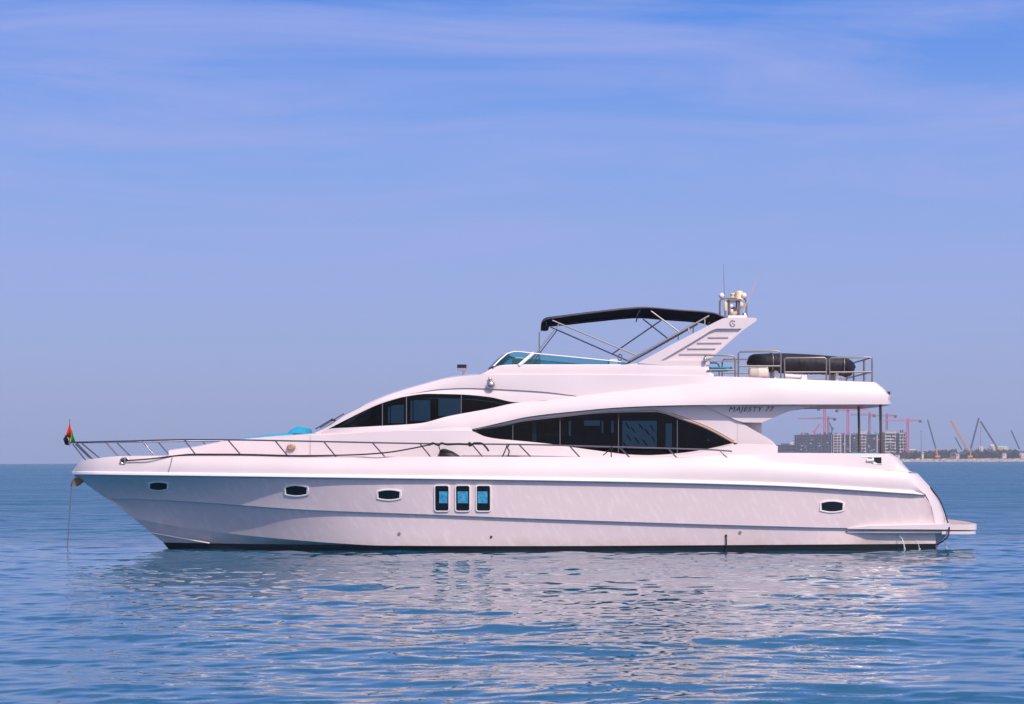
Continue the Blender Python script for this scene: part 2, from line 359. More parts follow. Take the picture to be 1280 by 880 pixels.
# ------------------------------------------------------------------ far shore: buildings
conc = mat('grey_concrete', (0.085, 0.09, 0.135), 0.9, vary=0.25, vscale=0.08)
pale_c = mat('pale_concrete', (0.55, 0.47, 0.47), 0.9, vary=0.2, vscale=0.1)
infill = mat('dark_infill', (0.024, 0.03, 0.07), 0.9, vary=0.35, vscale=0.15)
def zpx(py, px, y): return P(px, py, y)[2]
def building(name, label, px0, px1, ytop, pitch, dep, slab_m, col_every, y0, base=4.0, edge=1.0, wall_name='wall', parapet=True, wall_m=None, gap=0.0):
    xa, xb = P(px0, 560, y0)[0], P(px1, 560, y0)[0]; zt = zpx(ytop, (px0+px1)/2, y0)
    r = empty(name, ((xa+xb)/2, y0, base), label, 'building')
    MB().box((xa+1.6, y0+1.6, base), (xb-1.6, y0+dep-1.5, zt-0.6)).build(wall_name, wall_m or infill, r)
    k = int((zt - base) / pitch); sl_ = MB()
    for i in range(k+1):
        z = zt - i*pitch; e = edge if i else edge*1.0
        sl_.box((xa, y0, z-e), (xb, y0+dep, z))
    sl_.build('floor_slab', slab_m, r)
    c = MB(); nx = max(2, int((xb-xa)/col_every))
    for i in range(nx+1):
        x = xa + 0.6 + (xb-xa-1.2)*i/nx
        c.box((x-.3, y0+.3, base), (x+.3, y0+.9, zt-0.3))
    c.build('column', slab_m, r)
    return r, xa, xb, zt
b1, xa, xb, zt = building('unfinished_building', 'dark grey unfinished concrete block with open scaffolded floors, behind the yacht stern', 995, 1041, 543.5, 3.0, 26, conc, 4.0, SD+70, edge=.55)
rr_ = MB()
for i in range(26):
    x = xa + 6 + rng.uniform(0, 1)*(xb-xa+8); hh = rng.uniform(1.0, 3.2); rr_.box((x, SD+74, zt-.2), (x+rng.uniform(.4, 2.2), SD+75, zt+hh))
rr_.box((xa+4, SD+74.2, zt-.3), (xb+12, SD+74.8, zt+.4)); rr_.build('rooftop_formwork', mat('red_formwork', (0.25, 0.06, 0.09), .9), b1)
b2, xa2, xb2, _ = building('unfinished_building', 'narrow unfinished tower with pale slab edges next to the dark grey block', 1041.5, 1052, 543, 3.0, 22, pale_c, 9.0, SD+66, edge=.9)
b3, xa3, xb3, _ = building('unfinished_building', 'grey unfinished block with tall pale columns in the middle of the site', 1053, 1072, 543.5, 3.1, 24, conc, 6.0, SD+70, edge=.5)
def clutter(par, px0, px1, py0, py1, y0, k, m, nm):
    b = MB()
    for _ in range(k):
        a, c = rng.uniform(px0, px1), rng.uniform(py0, py1); w, h = rng.uniform(.6, 2.4), rng.uniform(.5, 1.4); q0 = P(a, c, y0)
        b.box((q0[0], y0 - .2, q0[2]), (q0[0] + w*px_m, y0 + .1, q0[2] + h*px_m))
    o = b.build(nm, m, par); o['kind'] = 'stuff'
def roofline(par, px0, px1, py, y0, m):
    b = MB(); x0_, x1_ = P(px0, py, y0)[0], P(px1, py, y0)[0]; z = P(px0, py, y0)[2]; b.box((x0_, y0, z-1), (x1_, y0+1, z))
    x = x0_
    while x < x1_ - 1: w = rng.uniform(.8, 3); b.box((x, y0+.1, z-.5), (x+w*.7, y0+.9, z + rng.uniform(.2, 3.4))); x += w
    b.build('rooftop_formwork', m, par)
clutter(b1, 997, 1039, 546, 567, SD+69.6, 14, pale_c, 'stored_panels'); clutter(b1, 996, 1039, 546, 568, SD+69.5, 60, mat('netting', (.06, .075, .13), .9), 'safety_netting')
clutter(b3, 1053, 1070, 545, 567, SD+69.6, 9, pale_c, 'stored_panels'); roofline(b3, 1053, 1072, 543.8, SD+72, bpy.data.materials['red_formwork'])
q = MB()
for px in (1056, 1062.5):
    x = P(px, 560, SD+69)[0]; q.box((x-.5, SD+68.5, 4), (x+.5, SD+69.6, zpx(543, px, SD+69)))
q.build('pale_column', pale_c, b3)
b4, *_ = building('unfinished_building', 'mid-rise block with pinkish upper floors seen between the two stern poles', 1072.5, 1083, 541.5, 3.3, 24, pale_c, 4.0, SD+66, edge=1.1)
b5, *_ = building('unfinished_building', 'plain dark grey block with one white column, seen just left of the aft stern pole', 1083.5, 1104, 543, 3.3, 24, conc, 7.5, SD+72, edge=.5)
clutter(b4, 1073, 1082, 543, 566, SD+65.6, 16, infill, 'safety_netting'); clutter(b5, 1084, 1103, 545, 567, SD+71.6, 9, pale_c, 'stored_panels'); roofline(b5, 1084, 1104, 543.2, SD+74, conc); roofline(b4, 1073, 1083, 541.8, SD+70, pale_c)
x = P(1096.5, 560, SD+70)[0]; MB().box((x-.6, SD+70, 4), (x+.6, SD+71.8, zpx(542.5, 1096, SD+70))).build('pale_column', pale_c, b5)
b6, *_ = building('unfinished_building', 'white-banded block of broad slab balconies right of the stern poles', 1106.5, 1120, 540.3, 3.5, 26, pale_c, 5.0, SD+60, edge=1.5)
b7, *_ = building('unfinished_building', 'white-banded end block of the site beside the tall red crane', 1124.5, 1134, 541, 3.5, 26, pale_c, 5.0, SD+60, edge=1.5)
clutter(b6, 1107, 1119, 543, 566, SD+59.6, 18, infill, 'safety_netting'); clutter(b7, 1125, 1133, 543, 566, SD+59.6, 14, infill, 'safety_netting'); roofline(b6, 1107, 1120, 540.6, SD+66, pale_c); roofline(b7, 1125, 1134, 541.2, SD+66, conc)
b8, *_ = building('unfinished_building', 'dark recessed stair tower between the two white-banded blocks', 1120.3, 1124.2, 541.5, 3.5, 24, conc, 3.0, SD+66, edge=.4)
b9, *_ = building('low_building', 'low grey block with a pale rooftop drum left of the unfinished towers', 968, 1003, 556, 3.6, 30, conc, 6.0, SD+120, edge=.8)
c0 = P(989, 556.5, SD+126); MB().lathe((c0[0], c0[1], c0[2]-.5), [(3.2, 0), (3.2, 2.6), (2.4, 3.8), (.6, 4.3)], 16).build('rooftop_drum', pale_c, b9)
c1 = P(981.5, 556.5, SD+128); MB().box((c1[0]-4, c1[1], c1[2]-1), (c1[0]+4, c1[1]+6, c1[2]+2)).build('plant_room', conc, b9)
# small houses among the scrub
hw = mat('pale_render', (0.62, 0.55, 0.55), 0.8, vary=0.15, vscale=.3); hr = mat('grey_roof', (0.22, 0.2, 0.21), .8); hg = mat('green_roof', (0.33, 0.50, 0.44), .6)
pink = mat('pink_render', (0.60, 0.38, 0.37), 0.8)
def house(px, y0, w, h, ztop_py, label, wm, rm, name='small_house'):
    p = P(px, ztop_py, y0); z1 = p[2]; z0 = z1 - h; a = p[0] - w/2
    r = empty(name, (p[0], y0, z0), label, 'house')
    MB().box((a, y0, z0 if z0 < 3.6 else 3.6), (a+w, y0+6, z1)).build('wall', wm, r)
    MB().grid([[(a-.3, y0-.3, z1), (a+w+.3, y0-.3, z1)], [(a+w*.1, y0+3, z1+h*.18), (a+w*.9, y0+3, z1+h*.18)], [(a-.3, y0+6.3, z1), (a+w+.3, y0+6.3, z1)]], smooth=False).build('roof', rm, r)
    wd = MB()
    for i in range(max(1, int(w/3))):
        xx = a + .8 + i*3; wd.box((xx, y0-.08, z1-h*.55), (xx+1.1, y0+.02, z1-h*.25))
    wd.build('window', infill, r)
house(1197.3, SD+13.5, 3.2, 4.6, 567.5, 'small bright white kiosk on the shore left of the orange crawler crane', hw, hr)
house(1192, SD+15, 7, 3.5, 566.5, 'low grey-roofed hut left of the bright white kiosk', hr, hw)
house(1226.5, SD+75, 4.5, 8, 559.6, 'two pale rooftops showing over the scrub below the leaning crane boom', hw, hw)
house(1241, SD+75, 5, 10, 557.6, 'tall white gable end left of the long green roof', hw, hw)
house(1253, SD+78, 13, 9, 559.4, 'long low building with pale green roof above the scrub', hw, hg)
house(1255.8, SD+13.5, 4.2, 4.2, 566.8, 'white shed at the edge of the rocks below the long green roof', hw, hr)
house(1277.5, SD+13.5, 5, 4.6, 566.5, 'white shed at the right edge of the picture', hw, hr)
house(1122, SD+14, 5, 3.4, 569.2, 'low white pink hut at the foot of the tall red crane', hw, pink)
house(1140, SD+70, 10, 6, 562.6, 'long grey flat shed right of the tall red crane', hr, hw)
house(1153.5, SD+14, 2.2, 4.5, 564.8, 'narrow cream hut left of the orange telescopic crane', M['cream'], hr)

# ------------------------------------------------------------------ far shore: cranes
red = mat('red_crane_paint', (0.72, 0.06, 0.18), 0.6); dred = mat('dull_red_paint', (0.42, 0.06, 0.16), 0.6); gsteel = mat('dark_crane_steel', (0.035, 0.05, 0.075), 0.6)
orange = mat('orange_crane_paint', (0.70, 0.24, 0.04), 0.6); lorange = mat('pale_orange_paint', (0.68, 0.36, 0.20), 0.6); dgreen = mat('dark_green_paint', (0.01, 0.09, 0.09), .6)
def lattice(b, p, q, w, ch=0.22, step=None):
    p = Vector(p); q = Vector(q); t = (q-p).normalized(); up = Vector((0, 1, 0)); s = t.cross(up).normalized(); step = step or w
    cs = [s*w/2+up*w/2, s*w/2-up*w/2, -s*w/2-up*w/2, -s*w/2+up*w/2]
    for c in cs: b.tube([p+c, q+c], ch, 4, smooth=False)
    n = max(2, int((q-p).length/step))
    for i in range(n):
        a = p + (q-p)*i/n; e = p + (q-p)*(i+1)/n
        for j in range(4): b.tube([a+cs[j], e+cs[(j+1) % 4]], ch*.6, 3, cap=False, smooth=False)
def tower_crane(label, px, yt, jl, jr, jy, y0, m, w=2.0, counter='r'):
    base = P(px, 573, y0); top = P(px, yt, y0); r = empty('tower_crane', (base[0], y0, 4.0), label, 'crane', 'tower cranes over the building site')
    zj = zpx(jy, px, y0); b = MB(); lattice(b, (base[0], y0, 4), (base[0], y0, zj), w, .28); b.build('mast', m, r)
    b = MB(); lattice(b, (base[0], y0, zj), (base[0], y0, top[2]+1), w*.7, .25); b.build('mast_head', m, r)
    MB().box((base[0]-1.3, y0-2.4, zj-2.6), (base[0]+1.0, y0-.9, zj-.3)).build('cab', m, r)
    lx, rx = P(jl, jy, y0)[0], P(jr, jy, y0)[0]; jx, cx = (lx, rx) if counter == 'r' else (rx, lx)
    b = MB(); lattice(b, (base[0], y0, zj+.5), (jx, y0, zj+.5), 1.2, .17, 1.8); b.build('jib', m, r)
    b = MB(); lattice(b, (base[0], y0, zj+.3), (cx, y0, zj+.3), 1.0, .2); b.build('counter_jib', m, r)
    sg = 1 if cx > base[0] else -1
    MB().box((cx-1.6, y0-.8, zj-2.2), (cx+1.6, y0+.8, zj+.8)).build('counterweight', gsteel, r)
    b = MB(); b.tube([(base[0], y0, top[2]+1), ((base[0]+jx)/2, y0, zj+1)], .12, 4); b.tube([(base[0], y0, top[2]+1), (cx, y0, zj+.8)], .12, 4); b.build('tie_bar', m, r)
tower_crane('bright red crane standing highest at left of the site, long jib to the right', 1031, 507.5, 1023, 1072, 511, SD+100, red, 2.2, 'l')
tower_crane('bright red crane whose mast head is lost behind the overhang, left of the stern poles', 1060, 500, 1046, 1086, 512.8, SD+105, red, 2.2, 'l')
tower_crane('thin red crane between the two stern poles', 1087, 516.5, 1063, 1092.5, 519, SD+108, dred, 1.6, 'r')
tower_crane('dull red crane just right of the aft stern pole, dark counterweight to the right', 1108.7, 518, 1088, 1119, 520, SD+104, dred, 1.7, 'r')
tower_crane('short dull red crane with a long low jib over the dark grey block', 1035.5, 521.5, 997, 1043, 523.5, SD+112, dred, 1.7, 'r')
tower_crane('red crane at the right end of the site, its mast reaching the ground', 1134.8, 524, 1104, 1150, 526, SD+56, red, 2.0, 'r')
def luffer(label, base_px, foot, tip, tail, y0, m, name='luffing_crane'):
    f0 = P(*foot, y0); t0 = P(*tip, y0); b0 = P(*base_px, y0); r = empty(name, (b0[0], y0, b0[2]), label, 'crane', 'luffing cranes on the rooftops')
    b = MB(); lattice(b, b0, f0, 1.2, .25); b.build('mast', m, r)
    b = MB(); lattice(b, f0, t0, 1.0, .22); b.build('boom', m, r)
    MB().box((f0[0]-1.6, y0-1, f0[2]-.8), (f0[0]+1.4, y0+1, f0[2]+1.2)).build('cab', m, r)
    q0 = P(*tail, y0); b = MB(); b.tube([t0, q0], .28, 4); b.build('fly_jib', m, r)
luffer('small red luffing crane with bent boom on the dark grey roof', (1018.5, 544), (1018, 539.5), (1024.2, 530), (1028.5, 535.5), SD+80, red)
luffer('dark green luffing crane on the roof right of the tall red masts', (1039, 544), (1040.5, 535.8), (1036.3, 528.5), (1039, 531), SD+82, dgreen)
def mobile(label, tip, foot, y0, bm_, body_m, w, body=None, name='mobile_crane', low=None, lw=None):
    g0 = P(body[0] if body else foot[0], 572.6, y0); r = empty(name, (g0[0], y0, g0[2]), label, 'crane', 'mobile cranes on the far shore')
    b = MB(); lattice(b, P(*foot, y0), P(*tip, y0), w, w*.26); b.build('boom', bm_, r)
    if low: b = MB(); b.tube([P(*low, y0), P(*foot, y0)], lw, 4); b.build('boom_base', body_m, r)
    c = P(body[0], body[1], y0) if body else P(foot[0]+1, 571, y0); h = 2.4
    MB().box((c[0]-2.6, y0-1.4, c[2]-h*.2), (c[0]+2.6, y0+1.4, c[2]+h*.6)).build('body', body_m, r)
    MB().box((c[0]-3.2, y0-1.7, c[2]-h*.8), (c[0]+3.2, y0+1.7, c[2]-h*.2)).build('crawler_track', gsteel, r)
mobile('telescopic crane with dark boom rising from a bright orange base section', (1159.4, 524.4), (1169.6, 560.5), SD+14, gsteel, orange, .9, (1172, 571), low=(1172, 570.5), lw=.85)
mobile('pale orange lattice crane leaning far to the left', (1189, 525.6), (1209.5, 562), SD+40, lorange, orange, 1.5, (1211, 571))
mobile('short dark boom crane left of the pale orange lattice crane', (1194, 547), (1202.2, 562), SD+60, gsteel, gsteel, .8, (1203, 572))
mobile('dark boom crane leaning right above an orange crawler body', (1223.5, 522.5), (1213.6, 560.5), SD+14, gsteel, orange, 1.1, (1212.6, 571), low=(1212.8, 570.5), lw=.8)
mobile('long dark boom crane leaning left beside the long green roof', (1225.6, 526.6), (1246.5, 560), SD+70, gsteel, orange, 1.1, (1249, 562), low=(1249, 562), lw=1.0)
mobile('dark boom crane at the far right, leaning left over the scrub', (1264, 538), (1274.3, 561.5), SD+60, gsteel, gsteel, .9, (1275, 571))
for px, yt, lab in ((1151.5, 539, 'thin grey lamp mast left of the orange telescopic crane'), (1225.8, 534, 'thin grey lamp mast under the crossing crane booms')):
    a = P(px, 573, SD+30); t = P(px, yt, SD+30); r = empty('lamp_mast', (a[0], a[1], 4), lab, 'mast')
    MB().tube([(a[0], a[1], 4), (a[0], a[1], t[2])], [.32, .16], 6).build('pole', conc, r)
    MB().lathe((a[0], a[1], t[2]-.5), [(.9, 0), (.9, .5)], 8).build('lamp_ring', conc, r)

# ------------------------------------------------------------------ haze
hz = MB().box((-1750, -75, -1.2), (1750, 3140, 96)).build('haze', bpy.data.materials.new('haze_air')); tag(hz, kind='stuff')
hm = hz.data.materials[0]; hm.use_nodes = True; hn = hm.node_tree.nodes; hn.remove(hn['Principled BSDF'])
pv = hn.new('ShaderNodeVolumePrincipled'); pv.inputs['Density'].default_value = 0.00016; pv.inputs['Color'].default_value = (0.80, 0.87, 1.0, 1); pv.inputs['Anisotropy'].default_value = 0.15
hm.node_tree.links.new(pv.outputs[0], hn['Material Output'].inputs['Volume'])

# ================================================================== THE YACHT
yacht = empty('motor_yacht', (0, 0, 0), 'large white two-deck motor yacht with dark windows and black canvas top, anchored on the sea', 'yacht')
Y = yacht
# ---- hull lines: pixel height and half-breadth against pixel x
stem_y = lin([(90, 593), (102, 601), (132, 622.5), (167, 648), (187, 664.5), (204, 678), (214, 686), (230, 698)])
R_y = pchip([(90, 593.3), (150, 594.2), (210, 595), (380, 597.2), (680, 601.2), (960, 607.5), (1157, 618.8)])
R_h = pchip([(90, 0.0), (96, .25), (105, .5), (120, .80), (150, 1.18), (210, 1.70), (300, 2.25), (400, 2.65), (500, 2.86), (600, 2.94), (900, 2.93), (1060, 2.84), (1157, 2.66)])
E_y = pchip([(1138, 591.5), (1147, 603), (1153, 613), (1157, 618.8), (1164, 633), (1169, 655), (1170.5, 660)])   # edge where side meets transom
G_y = pchip([(94, 585), (97, 580.5), (103, 576.5), (116, 573.7), (134, 571.3), (150, 570.2), (211, 569.4), (245, 568.6), (302, 568.6), (360, 570), (450, 570.7), (640, 571), (849, 572.2), (960, 578), (1138, 590.6)])
def G_h(p):
    aft = np.clip((p - 750) / 250, 0, 1); return np.maximum(R_h(p) * (0.97 + .02*aft) - 0.14 * (1 - .65*aft) * np.clip((p - 94) / 60, 0, 1), 0.0)
K_y0 = pchip([(132, 622.5), (210, 625.5), (267, 629), (380, 637), (540, 643.2), (660, 648), (960, 657.6), (1060, 660), (1170, 661)])
K_h0 = pchip([(132, 0.0), (150, .24), (180, .58), (210, .92), (267, 1.42), (300, 1.67), (380, 2.17), (450, 2.46), (540, 2.70), (660, 2.80), (960, 2.78), (1060, 2.68), (1170, 2.5)])
K_y = lambda p: np.where(p < 132, stem_y(p), K_y0(p)); K_h = lambda p: np.where(p < 132, 0.0, K_h0(p))
L_y0 = pchip([(167, 648), (235, 660), (310, 669.5), (380, 676), (430, 679.6), (480, 682), (660, 682.5), (960, 681), (1170, 679.6)])
L_h0 = pchip([(167, 0.0), (200, .36), (235, .58), (310, 1.14), (380, 1.72), (450, 2.19), (540, 2.52), (660, 2.63), (960, 2.62), (1055, 2.60), (1085, 2.46), (1170, 2.40)])
L_y = lambda p: np.where(p < 167, stem_y(p), L_y0(p)); L_h = lambda p: np.where(p < 167, 0.0, L_h0(p))
B_y0 = pchip([(204, 678), (260, 679), (380, 680.8), (430, 681.3), (480, 682.4), (660, 682.9), (960, 681.4), (1170, 680)])
B_h0 = pchip([(204, 0.0), (260, .50), (310, .86), (380, 1.45), (450, 2.06), (480, 2.24), (540, 2.44), (660, 2.60), (960, 2.59), (1055, 2.57), (1085, 2.44), (1170, 2.38)])
B_y = lambda p: np.where(p < 204, stem_y(p), B_y0(p)); B_h = lambda p: np.where(p < 204, 0.0, B_h0(p))
st = lambda a, b, n: np.linspace(a, b, n)
def flare(p): return -0.10 * np.clip((430 - p) / 280, 0, 1) * np.clip((p - 90) / 60, 0, 1)
top_side = lambda p: np.where(p > 1157, E_y(p), R_y(p) + 0.5)
top_side_h = lambda p: np.where(p > 1157, np.interp(p, [1157, 1170], [2.63, 2.55]), np.maximum(R_h(p) - 0.05*np.clip((p-90)/40, 0, 1), 0))
def bow_st(a, b, n):        # stations crowded at the bow
    t = np.linspace(0, 1, n); return a + (b - a) * (0.35*t + 0.65*t*t)
hull = MB()
p = bow_st(90, 1169.5, 260)
hull.grid(between(curve(p, top_side, top_side_h), curve(p, K_y, K_h), 8, flare(p)), True)
p = bow_st(132, 1170, 260)
stp = 0.085 * np.clip((p - 132) / 60, 0, 1)
Kc = curve(p, K_y, K_h); Ki = curve(p, lambda q: K_y(q) + 0.8, lambda q: np.maximum(K_h(q) - 0.085*np.clip((q-132)/60, 0, 1), 0))
hull.grid([Kc, Ki], True, False)
hull.grid(between(Ki, curve(p, L_y, L_h), 5, -0.05*np.clip((420-p)/200, 0, 1)), True)
p = bow_st(167, 1170, 220)
hull.grid(between(curve(p, L_y, L_h), curve(p, B_y, B_h), 2), True)
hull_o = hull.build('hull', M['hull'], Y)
bt = MB(); p = bow_st(204, 1170, 200); Bc = curve(p, B_y, B_h)
U = Bc.copy(); U[:, 2] = -0.55; U[:, 1] *= 0.93; U[:, 0] += np.interp(p, [204, 330], [0.55, 0]); Kk = U.copy(); Kk[:, 1] = 0; Kk[:, 2] = -1.1
bt.grid(between(Bc, U, 2) , True); bt.grid([U, Kk], True)
bt.grid([[Bc[-1], U[-1], Kk[-1]], [Bc[-1]*np.array((1, -1, 1)), U[-1]*np.array((1, -1, 1)), Kk[-1]]], False, False)
bt.build('bottom', M['anti'], Y)
# spray strake at the forefoot
sk = MB(); pp = st(189, 262, 24); f_y = lin([(189, 666), (262, 679)]); f_h = lambda q: np.interp(q, [189, 204, 262], [0.06, .22, .62])
sk.tube([P(a, f_y(a), -float(f_h(a)) - .05) for a in pp], .018, 6, True); sk.build('spray_strake', M['trim'], Y)
# bulwark
bw = MB(); p = bow_st(94, 849, 200)
Gc = curve(p, G_y, G_h); Rt = curve(p, lambda q: R_y(q) - 4.6, lambda q: np.maximum(R_h(q) - 0.0, 0))
bw.grid(between(Rt, Gc, 8, 0.055*np.clip((p-94)/120, 0, 1)), True)
tip = between(np.array([P(90.2, 591, 0), P(94, 585, 0)]), np.array([P(90.2, 591, 0), P(94, 585, 0)]), 1)
Gin = Gc.copy(); Gin[:, 1] = np.minimum(Gin[:, 1] + 0.16, 0); Gin[:, 2] -= .012
Gdn = Gin.copy(); Gdn[:, 2] -= .30
bw.grid([Gc, Gin], True); bw.grid([Gin, Gdn], True)
p2 = st(849, 1157, 100)
ca_y = lambda q: np.where(q > 1138, E_y(q), G_y(q)); ca_h = lambda q: np.where(q > 1138, np.interp(q, [1138, 1157], [2.60, 2.64]), G_h(q))
Ca = curve(p2, ca_y, ca_h); Rt2 = curve(p2, lambda q: R_y(q) - 4.6*np.clip((1157-q)/12, 0.15, 1), lambda q: R_h(q))
bw.grid(between(Rt2, Ca, 8, 0.05), True)
T_y = pchip([(849, 571.8), (900, 569), (960, 567.3), (972, 566), (1105, 567)])
p3 = st(849, 1105, 70); Ca3 = curve(p3, G_y, G_h); Ci3 = curve(p3, lambda q: G_y(q)-.3, lambda q: G_h(q)-.03)
Ta = curve(p3, T_y, lambda q: G_h(q) - 0.05 - .05*np.clip((q-849)/90, 0, 1)); Tin = Ta.copy(); Tin[:, 1] += .22; Tdn = Tin.copy(); Tdn[:, 2] -= .5
bw.grid([Ca3, Ci3], True); bw.grid(between(Ci3, Ta, 4), True); bw.grid([Ta, Tin], True, False); bw.grid([Tin, Tdn], True)
# sloping aft end of the upper band
e0 = curve(st(1105, 1138, 14), lin([(1105, 567), (1120, 577.5), (1138, 590.5)]), lambda q: G_h(q) - .10)
e1 = curve(st(1105, 1138, 14), lambda q: G_y(q) - .3, lambda q: G_h(q) - .03)
bw.grid([e1, e0], True)
e2 = curve(st(1113, 1147, 14), lin([(1113, 566.5), (1122, 572), (1130, 581), (1139, 590.5), (1147, 591.8)]), lambda q: 2.18 + 0*q)
bw.grid(between(e0, e2, 3, .04), True); e3 = e2.copy(); e3[:, 1] = 0; bw.grid([e2, e3], True)
bw.build('bulwark', M['gel'], Y)
# rub rail moulding
rb = MB(); p = bow_st(90, 1157, 240); k = np.clip((p-90)/30, 0.1, 1); ke = np.clip((1157-p)/14, 0.1, 1)
r0 = curve(p, lambda q: R_y(q) - 4.6*ke, lambda q: R_h(q)); r1 = curve(p, lambda q: R_y(q) - 3.4*ke, lambda q: R_h(q) + .055*k*ke + .004)
r2 = curve(p, lambda q: R_y(q) - .9*ke, lambda q: R_h(q) + .065*k*ke + .004); r3 = curve(p, R_y, lambda q: R_h(q) + .05*k*ke); r4 = curve(p, lambda q: R_y(q) + .2, lambda q: np.maximum(R_h(q) - .07*k, 0))
rb.grid([r0, r1], True); rb.grid([r1, r2], True); rb.grid([r2, r3, r4], True); rb.build('rub_rail', M['trim'], Y)
# bow cap: rounded nose of the bulwark
bc = MB(); nose = [P(90, 593, 0), P(90.4, 590.5, 0), P(94, 584, 0), P(99, 577, 0), P(103, 574, 0), P(112, 573.2, 0)]
sd = [P(92, 593, -.1), P(93, 589.5, -.1), P(96, 583, -.08), P(101, 578.5, -.18), P(108, 575.6, -.36), P(118, 573.6, -.6)]
bc.grid([sd, nose], True); bc.build('bow_cap', M['gel'], Y)
# seam in the bulwark, fairlead slot
sm = MB(); sm.tube([P(a, b, -(float(R_h(a))+h)) for a, b, h in ((215.5, 570.5, -.10), (214, 578, -.035), (212, 585, -.005), (210, 591, .005))], .012, 5); sm.build('bulwark_seam', M['dsteel'], Y)
fl = MB(); c = [P(156+5.5*math.cos(a), 576+3.6*math.sin(a), -(float(R_h(156))-.06)) for a in np.linspace(0, 2*math.pi, 17)]
fl.tube(c, .022, 6, True); fl.tube([P(156, 572.5, -(float(R_h(156))-.03)), P(156, 579.5, -(float(R_h(156))-.03))], .02, 6, True); fl_o = fl.build('fairlead', M['steel'], Y)
MB().face(c[:-1]).build('fairlead_slot', M['black'], fl_o) if False else None
ff = MB(); ff.face(c[:-1]); ff.face([(q[0], -q[1], q[2]) for q in c[:-1]]); ff.build('slot', M['black'], fl_o)
# deck
dk = MB(); p = st(112, 1110, 120); D0 = curve(p, lambda q: np.where(q < 849, G_y(q), 572) + 9, lambda q: np.maximum(G_h(q) - .08, .02)); D1 = D0.copy(); D1[:, 1] = 0
dk.grid([D0, D1], True); dk.build('deck', M['gel'], Y)
# transom
tr = MB(); s_ = np.linspace(0, 1, 16)
ex = np.interp(s_, [0, .25, .45, .75, 1], [1138, 1152.5, 1158.5, 1167, 1170.2]); ey = E_y(ex)
E0 = np.array([P(a, b, -h) for a, b, h in zip(ex, ey, np.where(ex < 1157, np.interp(ex, [1138, 1157], [2.60, 2.64]), np.interp(ex, [1157, 1170], [2.63, 2.55])))])
fx = np.interp(s_, [0, .25, .5, .75, 1], [1147, 1163, 1175, 1182, 1185]); fy = np.interp(s_, [0, .25, .5, .75, 1], [591.7, 609, 627, 646, 661])
F0 = np.array([P(a, b, -h) for a, b, h in zip(fx, fy, np.linspace(2.16, 2.08, 16))])
C0 = F0.copy(); C0[:, 1] = 0; C0[:, 0] += .12
tr.grid(between(E0, F0, 5, .055), True); tr.grid(between(F0, C0, 3), True)
g0 = np.array([P(1170, 660, -2.5), P(1170.5, 670, -2.44), P(1170, 681, -2.38), P(1168, 692, -2.3)]); g1 = np.array([P(1187, 661, -2.05), P(1184, 668, -2.05), P(1173, 681, -2.0), P(1169, 692, -2.0)])
g2 = g1.copy(); g2[:, 1] = 0; tr.grid([g0, g1], True); tr.grid([g1, g2], True)
tr.build('transom', M['gel'], Y)
# bathing platform with side shelves
pf = MB()
xa = P(1176, 655, -2.5)[0]; xb = P(1222, 655, -2.5)[0]; zt = P(1205, 655.2, -2.6)[2]; zb = P(1205, 662.4, -2.6)[2]
ol = []
for x, y in [(xa, -2.66), (xb-.30, -2.66)] + [(xb-.30+.30*math.sin(a), -2.36-.30*math.cos(a)) for a in np.linspace(.15, 1.57, 7)] + [(xb+.12, -1.2), (xb+.16, 0), (xb+.12, 1.2)] + [(xb-.30+.30*math.sin(a), 2.36+.30*math.cos(a)) for a in np.linspace(1.57, .15, 7)] + [(xb-.30, 2.66), (xa, 2.66)]: ol.append((x, y, zt))
pf.prism(ol, (0, 0, zb-zt)); 
lo = [(x - (.02 if x > xa+.1 else 0), y*.99, zb-.035) for x, y, z in ol]; pf.prism(lo, (0, 0, -.075))
sp = st(1059, 1187, 40); tp = pchip([(1059, 660.2), (1072, 657), (1085, 655.3), (1120, 654), (1187, 653.2)])
oh = lambda q: np.interp(q, [1059, 1090, 1187], [2.70, 2.745, 2.67])
a0 = curve(sp, tp, lambda q: K_h(q) - .08); a1 = curve(sp, lambda q: np.interp(q, [1059, 1085, 1187], [660.5, 657.4, 655.4]), oh); a2 = curve(sp, lambda q: np.interp(q, [1059, 1187], [661.2, 662.0]), oh); a3 = curve(sp, lambda q: np.interp(q, [1059, 1187], [661.4, 662.4]), lambda q: K_h(q) - .2)
pf.grid(between(a0, a1, 3, .012), True); pf.grid([a1, a2], True); pf.grid([a2, a3], True, False)
l0 = curve(sp, 663.6, lambda q: oh(q) - .06); l1 = curve(sp, 666.2, lambda q: oh(q) - .08); l2 = curve(sp, 666.4, 2.2)
pf.grid([curve(sp, 663.4, 2.3), l0], True, False); pf.grid([l0, l1], True); pf.grid([l1, l2], True, False)
pf.build('bathing_platform', M['gel'], Y, bevel=0.0)
tk = MB(); tk.prism([(x + (-.07 if x > xa+.1 else 0), y*.97, zt+.004) for x, y, z in ol], (0, 0, .012)); tk.build('platform_decking', mat('pale_decking', (0.46, 0.34, 0.34), .7, vary=.1), Y)

